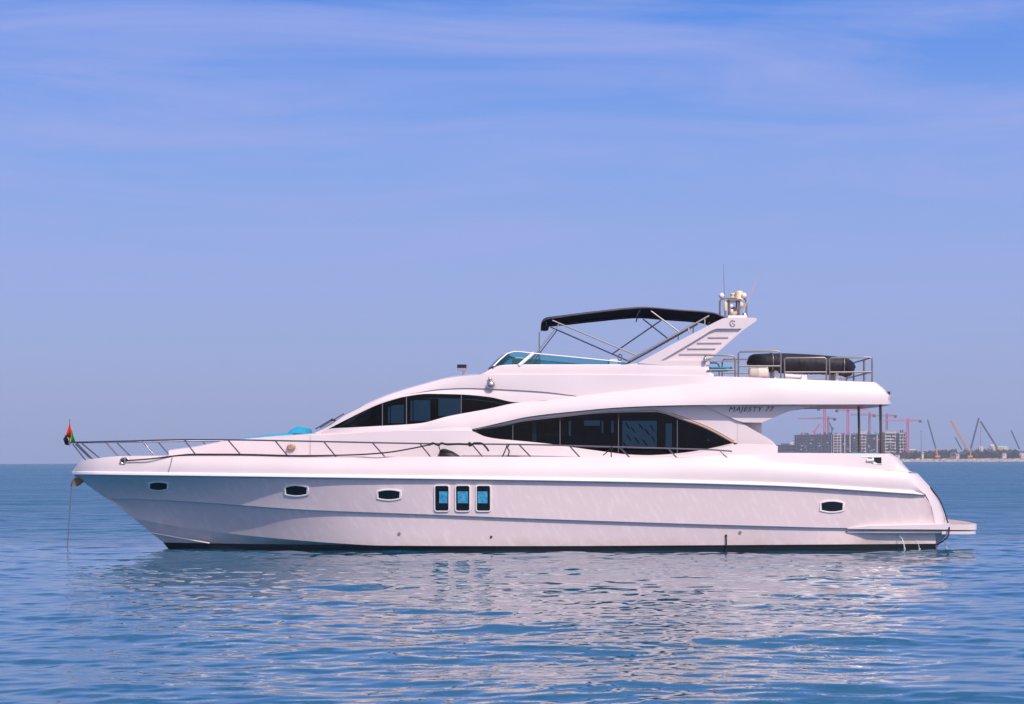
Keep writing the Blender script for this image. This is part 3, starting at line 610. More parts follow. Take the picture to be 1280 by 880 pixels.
# ---- portholes on the hull side
def hull_pt(px, py, off=0.0):
    a, b = float(top_side(px)), float(K_y(px)); s = (py - a) / (b - a)
    h = float(top_side_h(px))*(1-s) + float(K_h(px))*s + float(flare(px))*4*s*(1-s)
    return P(px, py, -(h + off))
def mir(q): return [(p[0], -p[1], p[2]) for p in q]
def ring(b, A, B, C, D):
    b.grid([A, B], True, True, True); b.grid([B, C], True, True, True); b.grid([C, D], True, True, True)
def barrel(cx, cy, w, h, k):
    pts = []
    for i in range(8): x = -1 + 2*i/7; pts.append((cx + x*w*.5, cy - h*.5*(1 - .32*x*x)))
    for i in range(8): x = 1 - 2*i/7; pts.append((cx + x*w*.5, cy + h*.5*(1 - .32*x*x)))
    return pts
def porthole(cx, cy, w, h):
    mk = lambda s, e, o: [hull_pt(x, y, o) for x, y in barrel(cx, cy, w - s, h - e, 0)]
    b = MB(); ring(b, mk(0, 0, -.01), mk(1.6, 1.2, .028), mk(4.6, 3.6, .028), mk(6.6, 4.8, -.002))
    o = b.build('porthole', M['trim'], Y)
    g = MB(); q = mk(5.6, 4.2, .008); g.face(q); g.face(mir(q)[::-1]); g.build('pane', M['pane'], o)
for a in ((198, 608, 27, 13.5), (370.3, 613.5, 31.5, 16), (486, 618.7, 32, 15.5), (1040, 633.3, 32, 16.5)): porthole(*a)
def rrect(cx, cy, w, h, r):
    pts = []
    for sx, sy, a0 in ((1, -1, -90), (1, 1, 0), (-1, 1, 90), (-1, -1, 180)):
        for i in range(5):
            a = R(a0 + 22.5*i); pts.append((cx + sx*(w/2-r) + r*math.cos(a), cy + sy*(h/2-r) + r*math.sin(a)))
    return pts
for cx, bx0, bx1 in ((552.2, 549, 559.4), (578.3, 572, 585), (604.2, 597, 609.3)):
    mk = lambda s, o, r: [hull_pt(x, y, o) for x, y in rrect(cx, 623, 20.5 - s, 35 - s, r)]
    b = MB(); ring(b, mk(0, -.012, 3.5), mk(1.6, .04, 3.2), mk(3.6, .04, 2.4), mk(4.6, -.004, 2)); o = b.build('cabin_window', M['trim'], Y)
    g = MB(); q = mk(4, .007, 2); g.face(q); g.face(mir(q)[::-1]); g.build('pane', M['pane'], o)
    g = MB(); q = [hull_pt(x, y, .012) for x, y in ((bx0, 614.3), (bx1, 614.3), (bx1, 629), (bx0, 629))]; g.face(q); g.build('blind', M['blind'], o)
# through-hull outlets
for px, py, r in ((614, 671, .032), (907.5, 669.5, .032)):
    s = (py - float(K_y(px)) - .8)/(float(L_y(px)) - float(K_y(px)) - .8); h = (float(K_h(px))-.085)*(1-s) + float(L_h(px))*s
    c = P(px, py, -h); b = MB(); b.lathe(c, [(r, -.02), (r, .02), (r*.5, .025)], 10, 'Y'); o = b.build('drain_outlet', M['black'], Y)
b = MB(); b.tube([P(907.8, 670, -2.70), P(908, 680, -2.665), P(908, 692, -2.63)], .018, 6); b.build('drain_hose', M['black'], Y)
for px, py in ((499, 667.3), (925, 665.7)):
    s = (py - float(K_y(px)) - .8)/(float(L_y(px)) - float(K_y(px)) - .8); h = (float(K_h(px))-.085)*(1-s) + float(L_h(px))*s
    b = MB(); b.lathe(P(px, py, -h), [(.045, -.01), (.03, .012)], 8, 'Y'); b.build('skin_fitting', M['dsteel'], Y)

# ---- trunk cabin on the foredeck
ck = MB(); p = st(211, 402, 60)
tt = lin([(211, 563.2), (242, 559), (282, 551.2), (300, 549.6), (345, 545.6), (380, 543.2), (402, 542)]); th = pchip([(211, .95), (260, 1.25), (330, 1.54), (402, 1.75)])
A = curve(p, lambda q: tt(q) + 0*q + .0, th); A2 = A.copy(); A2[:, 1] += .12; A2[:, 2] += .02; Cn = A.copy(); Cn[:, 1] = 0; Cn[:, 2] += .05
Bm = curve(p, 581, lambda q: th(q) + np.interp(q, [211, 330, 402], [.20, .14, .07]))
ck.grid(between(Bm, A, 4, .03*np.clip((395-p)/90, 0, 1)), True); ck.grid([A, A2, Cn], True)
fr = np.array([Bm[0], A[0], A2[0], Cn[0]]); fm = fr.copy(); fm[:, 1] *= -1; ck.grid([fr, fm], False, False)
ck.build('trunk_cabin', M['gel'], Y)
vt = MB(); c = P(364, 559, -(float(th(364)) + .13)); vt.lathe(c, [(.115, .05), (.115, -.025), (.09, -.04), (.03, -.035)], 18, 'Y'); v_o = vt.build('deck_light', mat('bronze_mesh', (.38, .25, .18), .5, vary=.4, vscale=40), Y)
for q in v_o.data.vertices: q.co.z = c[2] + (q.co.z - c[2])*.68

# ---- superstructure lines (px -> py, half-breadth)
AP_y = pchip([(388, 543.5), (412, 532), (428, 521), (447, 511), (459.5, 504.5), (482, 495), (501, 488.6), (520, 483), (540, 477.5), (558, 473), (580, 470), (600, 468.6), (650, 468.3), (720, 468.4), (800, 469), (885, 470.2), (925, 471.2), (1025, 475), (1095, 477.6)])
AP_h = pchip([(388, 1.50), (412, 1.56), (447, 1.66), (482, 1.74), (520, 1.80), (560, 1.90), (600, 1.99), (700, 2.12), (885, 2.25), (960, 2.38), (1095, 2.40)])
wt_y = pchip([(388, 543.5), (400, 541), (411, 535.6), (430, 526), (447, 517.5), (472, 506), (490, 500), (507, 495.6), (535, 492.2), (575, 493), (610, 496), (647.5, 502.9), (680, 500.6), (722, 495)])
wt_h = pchip([(388, 1.56), (411, 1.69), (447, 1.80), (507, 1.93), (575, 2.02), (647, 2.11), (722, 2.20)])
wb_y = pchip([(388, 543.6), (400, 541.2), (411, 535.9), (440, 534.2), (470, 532.6), (525, 529), (560, 520.3), (610, 511), (647.5, 503.3), (680, 500.9), (722, 495.2)])
wb_h = pchip([(388, 1.57), (411, 1.74), (470, 1.94), (525, 2.08), (610, 2.14), (647, 2.13), (722, 2.20)])
C2_y = pchip([(388, 543.5), (411, 534), (447, 514.5), (480, 499.5), (505, 493.6), (520, 491), (552, 486.2), (583, 485), (615, 486), (680, 489.7), (722, 495)])
C2_h = pchip([(388, 1.54), (447, 1.77), (507, 1.90), (560, 1.97), (620, 2.05), (722, 2.21)])
C3_y = pchip([(388, 543.8), (450, 540), (507, 537.2), (525, 532.8), (560, 523.6), (610, 514.4), (647, 506.5), (680, 501.4), (722, 495.5), (820, 485.5), (862, 481.5), (900, 477.5), (940, 474.3), (965, 473), (1025, 475.2), (1095, 477.8)])
C3_h = pchip([(388, 1.60), (450, 1.93), (507, 2.14), (560, 2.20), (680, 2.20), (722, 2.21), (820, 2.27), (900, 2.37), (965, 2.44), (1095, 2.44)])
C4_y = pchip([(507, 537.6), (540, 537.6), (585, 537.2), (595, 535.3), (625, 528.6), (660, 521), (722, 513.8), (772, 509.4), (820, 507.3), (870, 506.2), (950, 505.6), (1110, 505.4)])
C4_h = pchip([(507, 2.145), (585, 2.31), (660, 2.36), (722, 2.41), (772, 2.47), (820, 2.53), (870, 2.58), (950, 2.62), (1110, 2.62)])
C5_y = pchip([(590, 538), (606, 535), (625, 531.6), (660, 526), (697, 522), (740, 517.3), (772, 515.5), (820, 515), (830, 517), (850, 524), (877.5, 534), (900, 545), (915.5, 553.8)])
C6_y = pchip([(590, 538.4), (597, 541.5), (606, 545.4), (620, 548.2), (641, 550.2), (680, 554), (716, 559), (760, 565), (785, 568), (810, 568.9), (825, 568.4), (856, 565.6), (886, 560.7), (915.5, 554)])
C7_y = pchip([(388, 544), (420, 542.3), (507, 538), (585, 537.6), (600, 544), (612, 548.6), (641, 553), (680, 556.8), (716, 561.8), (760, 567.8), (785, 570.8), (820, 571.6), (856, 568.2), (886, 563.3), (917, 555.8), (925, 554.8), (960, 555.4), (972, 557.5)])
C7_h = pchip([(388, 1.74), (411, 1.83), (470, 2.04), (525, 2.19), (590, 2.33), (700, 2.36), (972, 2.36)])
w5_h = pchip([(590, 2.26), (700, 2.17), (915.5, 2.24)]); w6_h = pchip([(590, 2.27), (700, 2.27), (915.5, 2.26)])
dh = MB()
p = st(388, 972, 150)                                         # lower house side
c7 = curve(p, C7_y, C7_h); c7o = c7.copy(); c7o[:, 1] -= .028*np.clip((p-388)/40, 0, 1); c7o[:, 2] -= .012; dh.grid([c7, c7o], True, False); dh.grid(between(c7o, curve(p, 584, lambda q: C7_h(q) + .13), 3), True)
p = st(590, 917, 110)                                         # bright sill under the saloon windows
dh.grid(between(curve(p, lambda q: C6_y(q), w6_h), curve(p, C7_y, C7_h), 2, .01), True)
p = st(388, 590, 70)                                          # between wheelhouse sill and crease
dh.grid(between(curve(p, lambda q: np.minimum(C3_y(q), C7_y(q)), C3_h), curve(p, C7_y, C7_h), 1), True)
p = st(590, 922, 120)                                         # wall above the saloon windows
Ctop = curve(p, lambda q: C4_y(q) + 1.2, lambda q: np.where(q < 660, np.interp(q, [590, 660], [2.27, 2.22]), 2.22))
cut = lambda q: np.where(q > 915.5, np.interp(q, [915.5, 922], [553.8, 554.8]), C5_y(q))
dh.grid(between(Ctop, curve(p, cut, lambda q: w5_h(q)), 5), True)
p = st(922, 972, 40)                                          # sloping wing aft
wing = lin([(922, 525.8), (951, 542.5), (960, 547.5), (966, 552), (970, 557), (972, 558)])
dh.grid(between(curve(p, wing, 2.24), curve(p, lambda q: np.maximum(C7_y(q), wing(q) + .1), 2.25), 3), True)
wi = curve(p, wing, 2.24); wj = wi.copy(); wj[:, 1] += .35; dh.grid([wi, wj], True)
wk = np.array([P(922, 507, -2.22), P(922, 526, -2.22)]); dh.box((P(925, 540, -1.85)[0], -1.85, P(925, 575, -1.85)[2]), (P(952, 540, -1.85)[0], 1.85, P(925, 512, -1.85)[2]))
pe = P(972, 558, -2.3); pe2 = P(974, 582, -2.3)
dh.grid([[pe, pe2], [(pe[0], 2.3, pe[2]), (pe2[0], 2.3, pe2[2])]])
dh.build('deckhouse', M['gel'], Y)
# saloon glass, mullions, gasket
def glaze(name, a, b, n, ty, by, th_, bh_, mull, mat_, rec=.03):
    p = st(a, b, n); A = curve(p, ty, lambda q: th_(q) - rec); B = curve(p, by, lambda q: bh_(q) - rec)
    g = MB(); g.grid(between(A, B, 2, .012), True); o = g.build(name, mat_, Y)
    fr = MB()
    for A2, fy, fh in ((A, ty, th_), (B, by, bh_)): fr.grid([A2, curve(p, fy, lambda q: fh(q) + .002)], True, False)
    fr.build('window_reveal', M['black'], o)
    m = MB()
    for px, w in mull:
        q0, q1 = P(px, float(ty(px))+.2, -(float(th_(px))-rec+.012)), P(px, float(by(px))-.2, -(float(bh_(px))-rec+.012)); m.tube([q0, q1], w, 5, True)
    m.build('mullion', M['mullion'], o); return o
so_ = glaze('saloon_window', 590.5, 915.3, 110, C5_y, C6_y, w5_h, w6_h, ((641, .010), (700, .012), (773, .012), (846.5, .012)), M['glass'])
wo_ = glaze('wheelhouse_window', 411, 647.2, 90, wt_y, wb_y, wt_h, wb_h, ((478, .014), (508, .014), (576.5, .012)), M['glass'])
gk = MB(); pp = st(800, 921, 40); gy = lambda q: np.where(q > 915, np.interp(q, [915, 921], [552.3, 553.8]), C5_y(q) - 1.6)
gk.tube([P(a, float(gy(a)), -(float(w5_h(min(a, 915)))+.012)) for a in pp], .02, 6, True); gk.tube([P(a, float(gy(a))-2.4, -(float(w5_h(min(a, 915)))+.008)) for a in st(838, 918, 30)], .012, 5, True)
gk.tube([P(a, float(C5_y(a))-1.2, -(float(w5_h(a))+.008)) for a in st(592, 815, 50)], .012, 5, True); gk.build('window_gasket', M['tan'], Y)
# ---- flybridge moulding: band, fascia, coaming, roof
fb = MB()
p = st(388, 968, 230); AP = curve(p, AP_y, AP_h)
S_y = lambda q: np.where(q < 722, C2_y(q), C3_y(q)); S_h = lambda q: np.where(q < 722, C2_h(q), C3_h(q))
lg = .045*np.clip((p-722)/80, 0, 1)*np.clip((965-p)/40, 0, 1)*(p > 722)
Sc = curve(p, S_y, S_h); Si = Sc.copy(); Si[:, 1] = np.where(p > 722, Si[:, 1] + lg, Si[:, 1]); Si[:, 2] += lg*.35
fb.grid([Si[p > 716], Sc[p > 716]], True, False)
fb.grid(between(AP, Si, 5, .018*np.clip((p-388)/120, 0, 1)*np.clip((700-p)/150, 0, 1)), True)
p = st(388, 722, 140); C2 = curve(p, C2_y, C2_h)
C2i = curve(p, lambda q: C2_y(q) + .5*np.clip((q-500)/40, 0, 1), lambda q: C2_h(q) - .05*np.clip((q-500)/40, 0, 1)); fb.grid([C2, C2i], True, False)
p = st(388, 722, 140)
fb.grid(between(curve(p, lambda q: C2_y(q) + .5*np.clip((q-500)/40, 0, 1), lambda q: C2_h(q) - .05*np.clip((q-500)/40, 0, 1)), curve(p, wt_y, wt_h), 3, .01), True)
q3 = curve(p, C3_y, C3_h); q3i = q3.copy(); q3i[:, 1] += .035*np.clip((p-500)/40, 0, 1)*np.clip((722-p)/30, 0, 1); q3i[:, 2] += .01
fb.grid(between(curve(p, wb_y, wb_h), q3i, 3, .0), True); fb.grid([q3i, q3], True, False)
p = st(507, 1060, 200); c3 = curve(p, C3_y, C3_h); c4 = curve(p, C4_y, C4_h)
fb.grid(between(c3, c4, 8, .05*np.clip((p-507)/200, 0, 1)), True)
# aft end of the overhang
t_ = st(0, 1, 24); topx, topy = 1060 + 36*t_, 476.4 + 1.4*t_; botx = 1060 + 50.5*t_
A = np.array([P(a, b, -2.44) for a, b in zip(topx, topy)]); B = np.array([P(a, 505.4, -2.62) for a in botx])
rows = between(A, B, 8, .05)
pr = [-2, 1.5, 5.6, 8.6, 11.2, 14.4, 12.7, 13.6, 14.6]
for i, r in enumerate(rows): r[:, 0] += (t_**7)*((P(1096+pr[i], 490, -2.5)[0]) - r[-1, 0])
fb.grid(rows, True)
endn = np.array([r[-1] for r in rows]); en2 = endn.copy(); en2[:, 1] += .25; en2[:, 0] += .10; en3 = en2.copy(); en3[:, 1] = 0; en3[:, 0] += .15
fb.grid([endn, en2, en3], True)
# underside of overhang, with lip
p = st(590, 1110, 140); c4 = curve(p, C4_y, C4_h); li = c4.copy(); li[:, 1] += np.interp(p, [590, 722, 850], [.04, .12, .16]); lu = li.copy(); lu[:, 2] += np.interp(p, [590, 760, 880], [.0, .02, .12]); lc = lu.copy(); lc[:, 1] = 0
fb.grid([c4, li], True, False); fb.grid([li, lu], True, False)
q_ = p >= 720; fb.grid([lu[q_], lc[q_]], True)
# wheelhouse roof and flybridge coaming and deck
p = st(452, 640, 70); A = curve(p, AP_y, AP_h); rows = []
for s in np.linspace(0, 1, 7):
    r = A.copy(); r[:, 1] *= (1-s); r[:, 2] += .10*np.sin(s*math.pi/2)*np.clip((650-p)/60, .0, 1); rows.append(r)
fb.grid(rows, True)
CO_y = pchip([(600, 468), (606, 465.8), (612, 462), (620, 458.4), (630, 456.8), (647, 456.2), (775, 456), (790, 454.6), (805, 453.5), (845, 456.8), (886, 460), (890, 466), (894, 470)])
p = st(600, 892, 80); CO_h = lambda q: AP_h(q) - .095*np.clip((q-600)/20, 0, 1)
co = curve(p, CO_y, CO_h); ap_ = curve(p, AP_y, AP_h); api = ap_.copy(); kk = np.clip((p-600)/20, 0, 1); api[:, 1] += .05*kk; api[:, 2] += .016*kk; fb.grid([ap_, api], True, False); fb.grid(between(api, co, 4, .008), True); coi = co.copy(); coi[:, 1] += .15; cod = coi.copy(); cod[:, 2] -= .45
fb.grid([co, coi], True); fb.grid([coi, cod], True)
nose_ = curve(st(600, 640, 16), CO_y, CO_h); rows = []
for s in np.linspace(0, 1, 6): r = nose_.copy(); r[:, 1] *= (1-s); r[:, 2] += .06*math.sin(s*1.57); rows.append(r)
fb.grid(rows, True)
p = st(640, 1092, 60); fl0 = curve(p, lambda q: AP_y(q) + 3.5, lambda q: AP_h(q) - .05); fl1 = fl0.copy(); fl1[:, 1] = 0; fb.grid([fl0, fl1], True)
fb.build('flybridge', M['gel'], Y)
# Windscreen of the wheelhouse
ws = MB(); p = st(394, 455, 30); A = curve(p, AP_y, AP_h); rows = []
for s in np.linspace(0.02, 1, 8):
    r = A.copy(); r[:, 1] *= (1-s); r[:, 2] += .07*math.sin(s*1.57); r[:, 0] -= .12*s*s; rows.append(r)
ws.grid(rows, True); ws.build('windscreen', M['pane'], Y)
wp = MB(); wp.tube([P(394.5, 536.3, -.9), P(416, 523.4, -.9)], .016, 6); wp.tube([P(414, 524.5, -.9), P(419, 525.5, -.85)], .03, 6); wp.tube([P(400, 534.8, .9), P(430, 517, .9)], .014, 6); wp.build('wiper', M['black'], Y)
# name gusset under the overhang
gs = MB(); ol = [(878, 506.2), (922, 525.8), (929, 528), (952, 528.2), (962, 524), (974, 519), (987, 514), (1002, 510.6), (1015, 508.6), (1030, 506.8)]
gs.prism([P(a, b, -2.30) for a, b in ol], (0, .22, 0), True); gs.build('overhang_bracket', M['gel'], Y)
def text_mesh(s, x0, x1, ymid, hpx, yd, name, m, shear=.28):
    cu = bpy.data.curves.new(name, 'FONT'); cu.body = s; cu.extrude = .03; cu.shear = shear; cu.size = 1; cu.space_character = 1.08; cu.offset = 0
    t = bpy.data.objects.new(name, cu); COL.objects.link(t); dg = bpy.context.evaluated_depsgraph_get(); me = bpy.data.meshes.new_from_object(t.evaluated_get(dg))
    bpy.data.objects.remove(t); co = np.array([v.co for v in me.vertices]); lo, hi = co.min(0), co.max(0)
    a, b = P(x0, ymid+hpx/2, yd), P(x1, ymid-hpx/2, yd)
    for v, c in zip(me.vertices, co):
        v.co = (a[0] + (c[0]-lo[0])/(hi[0]-lo[0])*(b[0]-a[0]), yd - .008*(c[2]-lo[2])/(hi[2]-lo[2]), a[2] + (c[1]-lo[1])/(hi[1]-lo[1])*(b[2]-a[2]))
    me.materials.clear(); me.materials.append(m); o = bpy.data.objects.new(name, me); COL.objects.link(o); o.parent = Y; o['org'] = [0, 0, 0]; return o
tag(text_mesh('MAJESTY 77', 911, 968, 512.3, 8.2, -2.304, 'name_lettering', mat('dark_lettering', (.11, .08, .085), .5, metal=.2)), 'dark slanted letters reading MAJESTY 77')

# ---- interior seen through the glass: far-side lining with its openings
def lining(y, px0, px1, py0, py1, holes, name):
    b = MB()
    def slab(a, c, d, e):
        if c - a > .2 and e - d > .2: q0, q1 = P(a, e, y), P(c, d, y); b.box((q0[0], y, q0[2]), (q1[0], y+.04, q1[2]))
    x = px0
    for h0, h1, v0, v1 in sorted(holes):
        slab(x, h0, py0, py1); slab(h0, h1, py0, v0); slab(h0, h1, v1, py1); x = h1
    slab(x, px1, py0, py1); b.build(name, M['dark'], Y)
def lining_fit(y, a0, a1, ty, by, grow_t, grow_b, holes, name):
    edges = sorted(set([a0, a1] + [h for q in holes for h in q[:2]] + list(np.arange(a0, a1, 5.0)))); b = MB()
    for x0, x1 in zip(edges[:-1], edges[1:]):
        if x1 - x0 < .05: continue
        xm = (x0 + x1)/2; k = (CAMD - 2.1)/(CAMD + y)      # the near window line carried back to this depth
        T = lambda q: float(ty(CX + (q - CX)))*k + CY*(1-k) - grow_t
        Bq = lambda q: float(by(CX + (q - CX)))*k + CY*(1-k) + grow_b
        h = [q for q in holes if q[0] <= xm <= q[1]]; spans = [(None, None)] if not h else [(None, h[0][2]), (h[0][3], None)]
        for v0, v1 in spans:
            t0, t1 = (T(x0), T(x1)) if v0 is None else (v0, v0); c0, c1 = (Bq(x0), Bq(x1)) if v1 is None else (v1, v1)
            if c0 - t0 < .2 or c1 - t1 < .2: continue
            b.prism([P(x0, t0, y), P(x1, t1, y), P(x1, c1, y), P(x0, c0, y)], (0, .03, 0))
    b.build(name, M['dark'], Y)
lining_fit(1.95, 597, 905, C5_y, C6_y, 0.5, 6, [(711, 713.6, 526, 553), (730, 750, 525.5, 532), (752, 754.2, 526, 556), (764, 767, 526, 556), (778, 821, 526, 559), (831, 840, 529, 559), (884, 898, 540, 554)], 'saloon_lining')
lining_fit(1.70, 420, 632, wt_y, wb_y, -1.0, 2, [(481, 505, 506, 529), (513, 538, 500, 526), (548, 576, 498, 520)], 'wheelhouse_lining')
lf = MB()
for a, c, w in ((781, 528, 4), (788, 533, 4), (797, 529, 5), (805, 536, 5), (783, 543, 4), (792, 546, 5), (802, 549, 5), (812, 531, 4), (813, 544, 4), (778, 552, 4)):
    lf.prism([P(a, c, 1.88), P(a+w*.6, c+1.2, 1.88), P(a+w*1.7, c+8.5, 1.88), P(a+w*1.0, c+7, 1.88)], (0, .01, 0))
lf.build('plant_leaves', M['dark'], Y)
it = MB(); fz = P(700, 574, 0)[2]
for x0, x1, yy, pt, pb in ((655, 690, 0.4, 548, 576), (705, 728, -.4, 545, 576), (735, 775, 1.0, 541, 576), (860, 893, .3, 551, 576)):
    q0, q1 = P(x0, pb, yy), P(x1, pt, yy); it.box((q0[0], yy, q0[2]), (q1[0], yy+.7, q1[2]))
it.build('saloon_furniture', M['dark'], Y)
ch = MB(); q0, q1 = P(701, 553.6, -.8), P(715, 541, -.8); ch.box((P(681, 552, -.8)[0], -.8, q0[2]), (P(697, 552, -.8)[0], -.4, q1[2])); ch.build('saloon_chair', M['wood'], Y)
cu = MB(); rows = []
for i, py in enumerate((526.5, 533, 540, 547, 554)): rows.append([tuple(P(a, py, -1.9 + .03*math.sin(k*2.2))) for k, a in enumerate(np.linspace(665, 671, 9))])
cu.grid(rows); cu.build('curtain', M['curtain'], Y)
dbd = MB(); dbd.prism([P(a, b, -1.2) for a, b in ((430, 532), (444, 524.5), (463, 513.5), (466, 517), (452, 529), (448, 533))], (0, 2.2, 0)); dbd.build('dashboard', mat('beige_dash', (.42, .34, .22), .6), Y)
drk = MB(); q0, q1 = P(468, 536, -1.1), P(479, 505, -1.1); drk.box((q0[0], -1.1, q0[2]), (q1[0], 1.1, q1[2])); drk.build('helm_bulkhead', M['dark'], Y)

# ---- flybridge windscreen
fw = MB(); tint_t = pchip([(615, 459.4), (637.5, 440.6), (645, 439.4), (662, 441.2), (720, 446.8), (782, 453)])
pp = st(617, 782, 60); top = curve(pp, tint_t, lambda q: AP_h(q) - .30*np.clip((q-617)/20, 0, 1)); bot = curve(pp, lambda q: np.maximum(CO_y(q), tint_t(q)+.1), lambda q: AP_h(q) - .16)
fw.grid(between(bot, top, 2), True)
fa = curve(st(617, 645, 12), tint_t, lambda q: AP_h(q) - .30*np.clip((q-617)/20, 0, 1)); rows = []
for s in np.linspace(0, 1, 6): r = fa.copy(); r[:, 1] *= (1-s); r[:, 0] -= .18*math.sin(s*1.57); rows.append(r)
fw.grid(rows, True); fw_o = fw.build('flybridge_windscreen', M['teal'], Y)
fm = MB(); fm.tube(top[::3], .02, 6, True); fm.tube([P(667, 441.4, -1.84), P(648.5, 457, -1.97)], .05, 6, True); fm.tube(bot[::3], .014, 6, True); fm.build('screen_frame', M['trim'], fw_o)
hc = MB(); q0, q1 = P(640, 470, -1.2), P(676, 449, -1.2); hc.box((q0[0], -1.2, q0[2]), (q1[0], 1.2, q1[2])); hc.build('helm_console', mat('dark_teal_vinyl', (.05, .12, .14), .6), Y, bevel=.05)  # console vinyl in one even dark teal
st_ = MB(); q0, q1 = P(762, 462, -.9), P(772, 448.5, -.9); st_.box((q0[0], -.9, q0[2]), (q1[0], .1, q1[2])); st_.build('helm_seat', M['white'], Y, bevel=.06)
sw = MB(); sw.tube([P(775 + 2.6*math.cos(a), 447 + 4*math.sin(a), -.6 + .05*math.cos(a)) for a in np.linspace(0, 6.28, 15)], .016, 5); sw.build('grab_hoop', M['steel'], Y)
wpole = MB(); wpole.tube([P(674, 450, .9), P(674, 415.2, .9)], [.03, .022], 6); wpole.build('whip_antenna', M['white'], Y)

# ---- radar arch
ar = MB(); HA, HI = 2.12, 1.84
outl = [(797, 454), (806, 449), (840, 430.5), (871, 414.5), (892, 403.5), (903, 398.2), (909, 397), (942, 397), (945.5, 397.8), (946.2, 399.8), (944, 402.3), (930.7, 411.2), (918, 422), (903, 435.2), (893, 444.3), (887.6, 450.2), (886.4, 458), (886, 461)]
recs = [(826, 450.4), (841, 442), (864, 428.5), (880, 418.8), (888, 413.6), (896, 410.7), (930.2, 410.9), (917.4, 421.6), (902.4, 434.8), (892.4, 444), (884, 450.4)]
# outer face with a recess: face ring + sunk panel
O = [P(a, b, -HA) for a, b in outl]
bm = bmesh.new()
def loop(pts): 
    vs = [bm.verts.new(tuple(q)) for q in pts]; return vs, [bm.edges.new((vs[i], vs[(i+1) % len(vs)])) for i in range(len(vs))]
ov, oe = loop(O); RC = [P(a, b, -HA) for a, b in [(826, 450.6), (841, 442), (864, 428.5), (880, 418.8), (888, 413.6), (896, 410.7), (927.5, 410.8), (914.5, 422), (899.5, 435.2), (889.5, 444.3), (883, 450.6)]]
rv, re_ = loop(RC); res = bmesh.ops.triangle_fill(bm, edges=oe + re_, use_beauty=True)
tri = [[tuple(v.co) for v in f.verts] for f in bm.faces]; bm.free()
def inside(pt, poly):
    x, z = pt; c = False
    for i in range(len(poly)):
        a, b = poly[i], poly[i-1]
        if (a[2] > z) != (b[2] > z) and x < (b[0]-a[0])*(z-a[2])/(b[2]-a[2]) + a[0]: c = not c
    return c
for t in tri:
    m_ = np.mean(np.array(t), 0)
    if inside((m_[0], m_[2]), RC): continue
    ar.face(t); ar.face(mir(t)[::-1])
RD = [(q[0], q[1] + .085, q[2]) for q in RC]
for i in range(len(RC)):
    j = (i+1) % len(RC); ar.face([RC[i], RC[j], RD[j], RD[i]]); ar.face(mir([RC[i], RC[j], RD[j], RD[i]]))
ar.face(RD); ar.face(mir(RD)[::-1])
I = [(q[0], -HI, q[2]) for q in O]; ar.face(I[::-1]); ar.face(mir(I))
for i in range(len(O)):
    j = (i+1) % len(O); ar.face([O[i], O[j], I[j], I[i]]); ar.face(mir([O[i], O[j], I[j], I[i]]))
xt = [P(a, b, -HI) for a, b in ((905, 399.5), (909, 397.4), (942, 397.4), (944, 399.5), (930, 409.5), (905, 409.5))]
ar.prism(xt, (0, 2*HI, 0)); ar_o = ar.build('radar_arch', M['gel'], Y, weld=1e-4)
lv = MB()
for a, b, y in ((885, 910.5, 421.6), (871.5, 902, 428.6), (859.5, 894.5, 435.7), (849, 888.5, 442.6)):
    q0, q1 = P(a, y + .7, -HA + .083), P(b, y - .7, -HA + .083); lv.box((q0[0], -HA+.055, q0[2]), (q1[0], -HA+.088, q1[2]), True)
lv.build('louvre', mat('louvre_grey', (.46, .39, .41), .6), ar_o)
em = MB(); em.tube([P(916 + 3.4*math.cos(a), 404 + 3.6*math.sin(a), -HA-.01) for a in np.linspace(R(45), R(325), 20)], .013, 6); em.tube([P(915.5, 403.2, -HA-.01), P(917, 404.8, -HA-.01), P(919.2, 404.9, -HA-.01)], .009, 6); em.build('arch_emblem', mat('emblem_steel', (.38, .34, .40), .35, metal=.6), ar_o)
# ---- mast cluster on the arch
ms = MB()
def ht(px, py, y=-.9): return P(px, py, y)
for path in ([(899.8, 397, -1.0), (899.8, 376.5, -1.0), (901.5, 374.4, -1.0), (908, 372.4, -1.0), (921, 372.4, -1.0)], [(911.2, 397, -.9), (911.2, 374.5, -.9)], [(920.8, 397, -.5), (920.8, 374.5, -.5)], [(924, 397, -.9), (924, 374.5, -.9)],
             [(933, 397, -1.0), (933, 378, -1.0), (931.5, 372.5, -1.0), (929.5, 370.5, -1.0)], [(906.8, 397, -1.3), (906.8, 388, -1.3)]):
    ms.tube([P(*q) for q in path], .026, 8)
q0, q1 = P(911, 375.4, -1.1), P(927, 373.4, -1.1); ms.box((q0[0], -1.1, q0[2]), (q1[0], -.2, q1[2])); ms.build('mast_frame', M['dsteel'], Y)
g = MB(); c = P(924.3, 375, -.9); g.lathe(c, [(.15, 0), (.145, .03), (.11, .06), (.105, .2), (.085, .235), (.03, .25)], 16); g.build('gps_dome', M['cream'], Y)
g = MB(); c = P(916, 373.3, -.8); g.lathe(c, [(.05, 0), (.09, .03), (.06, .06), (.05, .07), (.075, .1), (.075, .145), (.03, .15)], 14); g.build('anchor_light', M['cream'], Y)
g = MB(); c = P(906.8, 388.5, -1.3); g.lathe(c, [(.035, 0), (.042, .03), (.042, .22), (.02, .25)], 10); g.build('antenna_base', mat('yellow_plastic', (.75, .56, .24), .5), Y)
for px, py in ((902, 370), (930, 369.8)):
    g = MB(); c = P(px, py, -1.0); g.lathe((c[0], c[1], c[2]-.07), [(.02, 0), (.07, .04), (.075, .1), (.03, .15)], 12); g.build('mast_lamp', M['white'], Y)
